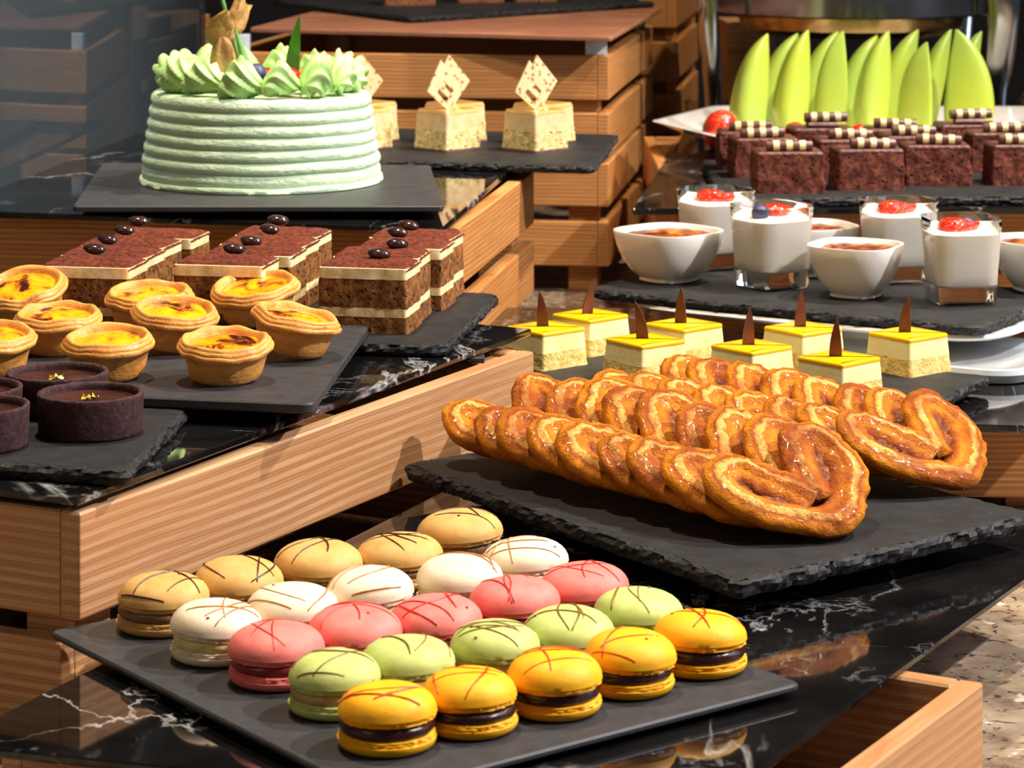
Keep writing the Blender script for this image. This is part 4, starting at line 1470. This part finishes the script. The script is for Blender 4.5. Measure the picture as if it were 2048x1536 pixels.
for i, (u, v, where) in enumerate(BR):
    x, y = P(u, v, HRS)
    t = thing('brownie', 'dark chocolate brownie square with striped roll, ' + where, 'brownie', (x, y + 0.024, z(HRS)), R(2 + 3 * math.sin(i * 2.2)), 'brownies with striped chocolate rolls')
    wv = 0.0285
    mesh_obj('crumb', block(wv + 0.0006, wv, 0, 0.0325, 0.0019, i * 6.0, 12, 0.002, 130, ly0=0.0215, ly1=0.021), M_BROWNIE, t, sharp=70)
    out = rpoly([(-wv, -0.021), (wv, -0.021), (wv, 0.021), (-wv, 0.021)], 0.003, 3, 0.0018)
    rings = []
    for d, zz in ((0.0, 0.032), (-0.0003, 0.0335), (0.0012, 0.0350), (0.004, 0.0352)):
        rings.append([(px, py, zz + (0.0007 * math.sin(px * 900) if 0.0345 > zz > 0.033 else 0)) for px, py in offset(out, d)])
    mesh_obj('glaze', loft(rings), M_BTOP, t, sharp=60)
    hr = 0.0352 + 0.0044 + (0.005 if i in (6, 10) else 0)
    roll = mesh_obj('chocolate_roll', xf(loft([ring(r, zz, 20) for r, zz in ((0.0022, -0.0192), (0.0043, -0.0196), (0.0045, -0.0190), (0.0045, 0.0190), (0.0043, 0.0196), (0.0022, 0.0192), (0.0020, 0.016))]), Matrix.Rotation(PI / 2, 4, 'Y')),
                    M_ROLLB, t, loc=(0.003 * math.sin(i * 1.3), -0.012, hr), rot=(0, R(2 * math.sin(i)), R(3 * math.sin(i * 2))), sharp=50)
    if i in (6, 10):
        mesh_obj('chocolate_curl', box(0.03, 0.014, 0.0056, 0.002), M_BTOP, t, loc=(0, -0.012, 0.0376))
    for k in (-1, 0, 1):
        mesh_obj('white_band', xf(loft([ring(r, zz, 20) for r, zz in ((0.0044, -0.0027), (0.00465, -0.0025), (0.00465, 0.0025), (0.0044, 0.0027))]), Matrix.Rotation(PI / 2, 4, 'Y')), M_ROLLW, roll, loc=(k * 0.0112, 0, 0), sharp=50)

# ------------------------------------------------------------------ melon plate
c = [(0.142, 2.775), (0.205, 2.598), (0.585, 2.60), (0.655, 2.79), (0.57, 2.93), (0.215, 2.935)]
cx_, cy_ = 0.39, 2.76
base = rpoly([(a - cx_, b - cy_) for a, b in c], [0.012, 0.02, 0.02, 0.012, 0.02, 0.02], 5)
prof = [(0.075, 0.0), (0.07, 0.0005), (0.03, 0.013), (0.004, 0.0225), (0.0, 0.0240), (0.002, 0.0250), (0.006, 0.0246), (0.035, 0.0155), (0.072, 0.006), (0.08, 0.0055)]


def scaled(base, d):
    k = 1 - d / 0.17
    return [(x * (1 - d / 0.25), y * k) for x, y in base]


o = mesh_obj('serving_plate', loft([[(x, y, zz) for x, y in scaled(base, d)] for d, zz in prof]), M_CHINA, loc=(cx_, cy_, z(HR)), sharp=40)
tag(o, 'large white pointed porcelain plate under the melon wedges', 'plate')
m = Mat('green_melon', 0.3, 0.4, 0.2)
m.color(m.ramp(m.noise(14, 3), [(0.35, S(172, 186, 58)), (0.65, S(160, 184, 76))]))
m.bump(m.noise(120, 3), 0.0005, 0.5)
m.sss(0.15, (0.6, 0.7, 0.1), 0.008)
M_MELON = m.m


def wedge(L, D, W):
    """a peeled melon crescent standing on one tip: L tall, D deep (outer bulge towards -x), W wide"""
    K, n = 22, 24
    rings = []
    for k in range(K):
        s = k / (K - 1)
        q = max(0.02, (1 - s ** 3.0)) ** 0.75 * (0.72 + 0.28 * min(1, 3.5 * s))
        zz = L * s
        inner = 0.10 * D * math.sin(PI * s)
        outer = -D * q
        rg = []
        for i in range(n):
            a = 2 * PI * i / n
            c, sn = math.cos(a), math.sin(a)
            xx = (outer + inner) / 2 + (inner - outer) / 2 * c
            ww = W / 2 * q ** 0.8 * (abs(sn) ** 0.8) * (1 if sn > 0 else -1) * (0.62 - 0.38 * c)
            rg.append((xx, ww, zz))
        rings.append(rg)
    return loft(rings)


M_PLATEZ = z(HR) + 0.006
MW = [(1500, 105, 2.715, 0.110, 0.036, 18, -6, 5), (1585, 98, 2.725, 0.113, 0.034, 12, -4, 4), (1668, 97, 2.725, 0.112, 0.032, -30, 2, 2), (1748, 97, 2.725, 0.112, 0.034, 8, -3, 3), (1836, 124, 2.705, 0.102, 0.036, -50, 3, 0), (1868, 90, 2.74, 0.113, 0.047, 183, 8, 0),
      (1560, 108, 2.80, 0.106, 0.034, 12, -18, 0), (1640, 102, 2.80, 0.108, 0.034, 12, -18, 0), (1720, 111, 2.80, 0.104, 0.034, 12, -18, 0), (1800, 95, 2.80, 0.110, 0.034, 12, -18, 0), (1866, 100, 2.80, 0.110, 0.026, 12, -18, 0), (1928, 101, 2.82, 0.107, 0.027, 12, -18, 0)]
for i, (u, v, y, L, D, yaw, lean, _) in enumerate(MW):
    x = (u - CX) * y / F
    front = i < 6
    names = ['outermost in the front row, by the strawberry', 'second in the front row', 'third in the front row', 'fourth in the front row', 'fifth and shortest in the front row', 'broad one ending the front row',
             'outermost in the back row', 'second in the back row', 'third in the back row', 'fourth in the back row', 'fifth in the back row', 'last in the back row, by the steel leg']
    o = mesh_obj('melon_wedge', wedge(L, D, 0.04), M_MELON, loc=(x + (0.012 if front else 0.0), y, M_PLATEZ + 0.001), rot=(0, R(-lean) * 0.6, R(yaw)), sharp=60)
    tag(o, 'pale green peeled melon wedge standing upright, ' + names[i], 'melon', 'melon wedges on the white plate')
for i, (u, y, zz, r) in enumerate([(1440, 2.665, 0.026, 0.017), (1588, 2.655, 0.022, 0.012), (1716, 2.655, 0.021, 0.011)]):
    x = (u - CX) * y / F
    o = mesh_obj('strawberry', xf(ball(r, 1.15, 24), Matrix.Rotation(R(30), 4, 'Y')), M_STRAW, loc=(x, y, M_PLATEZ + r + 0.004), sharp=0)
    tag(o, 'red strawberry on the white plate, ' + ['large one at the plate tip', 'small one below the second wedge', 'small one below the fourth wedge'][i], 'strawberry', 'strawberries on the melon plate')

# ------------------------------------------------------------------ chafing dish
cyx, cyy = 0.385, 3.10
zb = z(0.2975)
t = thing('chafing_dish', 'round brushed steel chafing dish with curved legs behind the melon', 'chafing dish', (cyx, cyy, zb))
hz = lambda H: 0.2975 - H
mesh_obj('water_pan', lathe([(0.06, hz(0.210)), (0.108, hz(0.208)), (0.124, hz(0.200)), (0.128, hz(0.188)), (0.128, hz(0.172))], 64), M_BRASS, t, sharp=30)
mesh_obj('frame_ring', lathe([(0.126, hz(0.183)), (0.163, hz(0.183)), (0.165, hz(0.181)), (0.165, hz(0.10)), (0.160, hz(0.095)), (0.12, hz(0.095))], 72), M_STEEL, t, sharp=30)
mesh_obj('lid', lathe([(0.168, hz(0.094)), (0.170, hz(0.090)), (0.160, hz(0.06)), (0.12, hz(0.03)), (0.06, hz(0.015)), (0.004, hz(0.012))], 64), M_STEEL, t, sharp=30)
for (ax, w0, w1) in ((-0.164, 0.012, 0.0075), (0.150, 0.019, 0.013)):
    pts = [(0.0, -0.085, 0.0), (0.0, -0.088, 0.03), (-0.004 * (1 if ax < 0 else -1), -0.098, 0.08), (-0.006 * (1 if ax < 0 else -1), -0.104, 0.13), (0, -0.10, 0.19), (0, -0.075, 0.215)]
    rings = []
    for k, p in enumerate(catmull([(a, b, c_) for a, b, c_ in pts], 24)):
        f = k / 23
        ww = w1 + (w0 - w1) * min(1, f * 1.5)
        rings.append([(p.x + ww * math.cos(b) * (1 if abs(math.cos(b)) else 1), p.y + 0.006 * math.sin(b), p.z) for b in [2 * PI * i / 16 for i in range(16)]])
    mesh_obj('leg', loft(rings), M_STEEL, t, loc=(ax, 0, 0), sharp=30)
    mesh_obj('leg', loft([[(x, -y, zz) for x, y, zz in reversed(r)] for r in rings]), M_STEEL, t, loc=(ax * 0.9, 0.0, 0), sharp=30)
mesh_obj('burner', lathe([(0.036, 0), (0.038, 0.001), (0.038, 0.05), (0.03, 0.053), (0.02, 0.053)], 32), M_RUBBER, t, loc=(0, 0.01, 0), sharp=30)
o = mesh_obj('serving_spoon', join(tube([(0, 0, 0.006), (0.03, 0.0, 0.05), (0.07, 0.01, 0.12)], 0.0045, 8)), M_STEEL, loc=(0.565, 3.06, zb - 0.001), sharp=0)
tag(o, 'slanting steel spoon handle leaning beside the chafing dish leg', 'spoon')
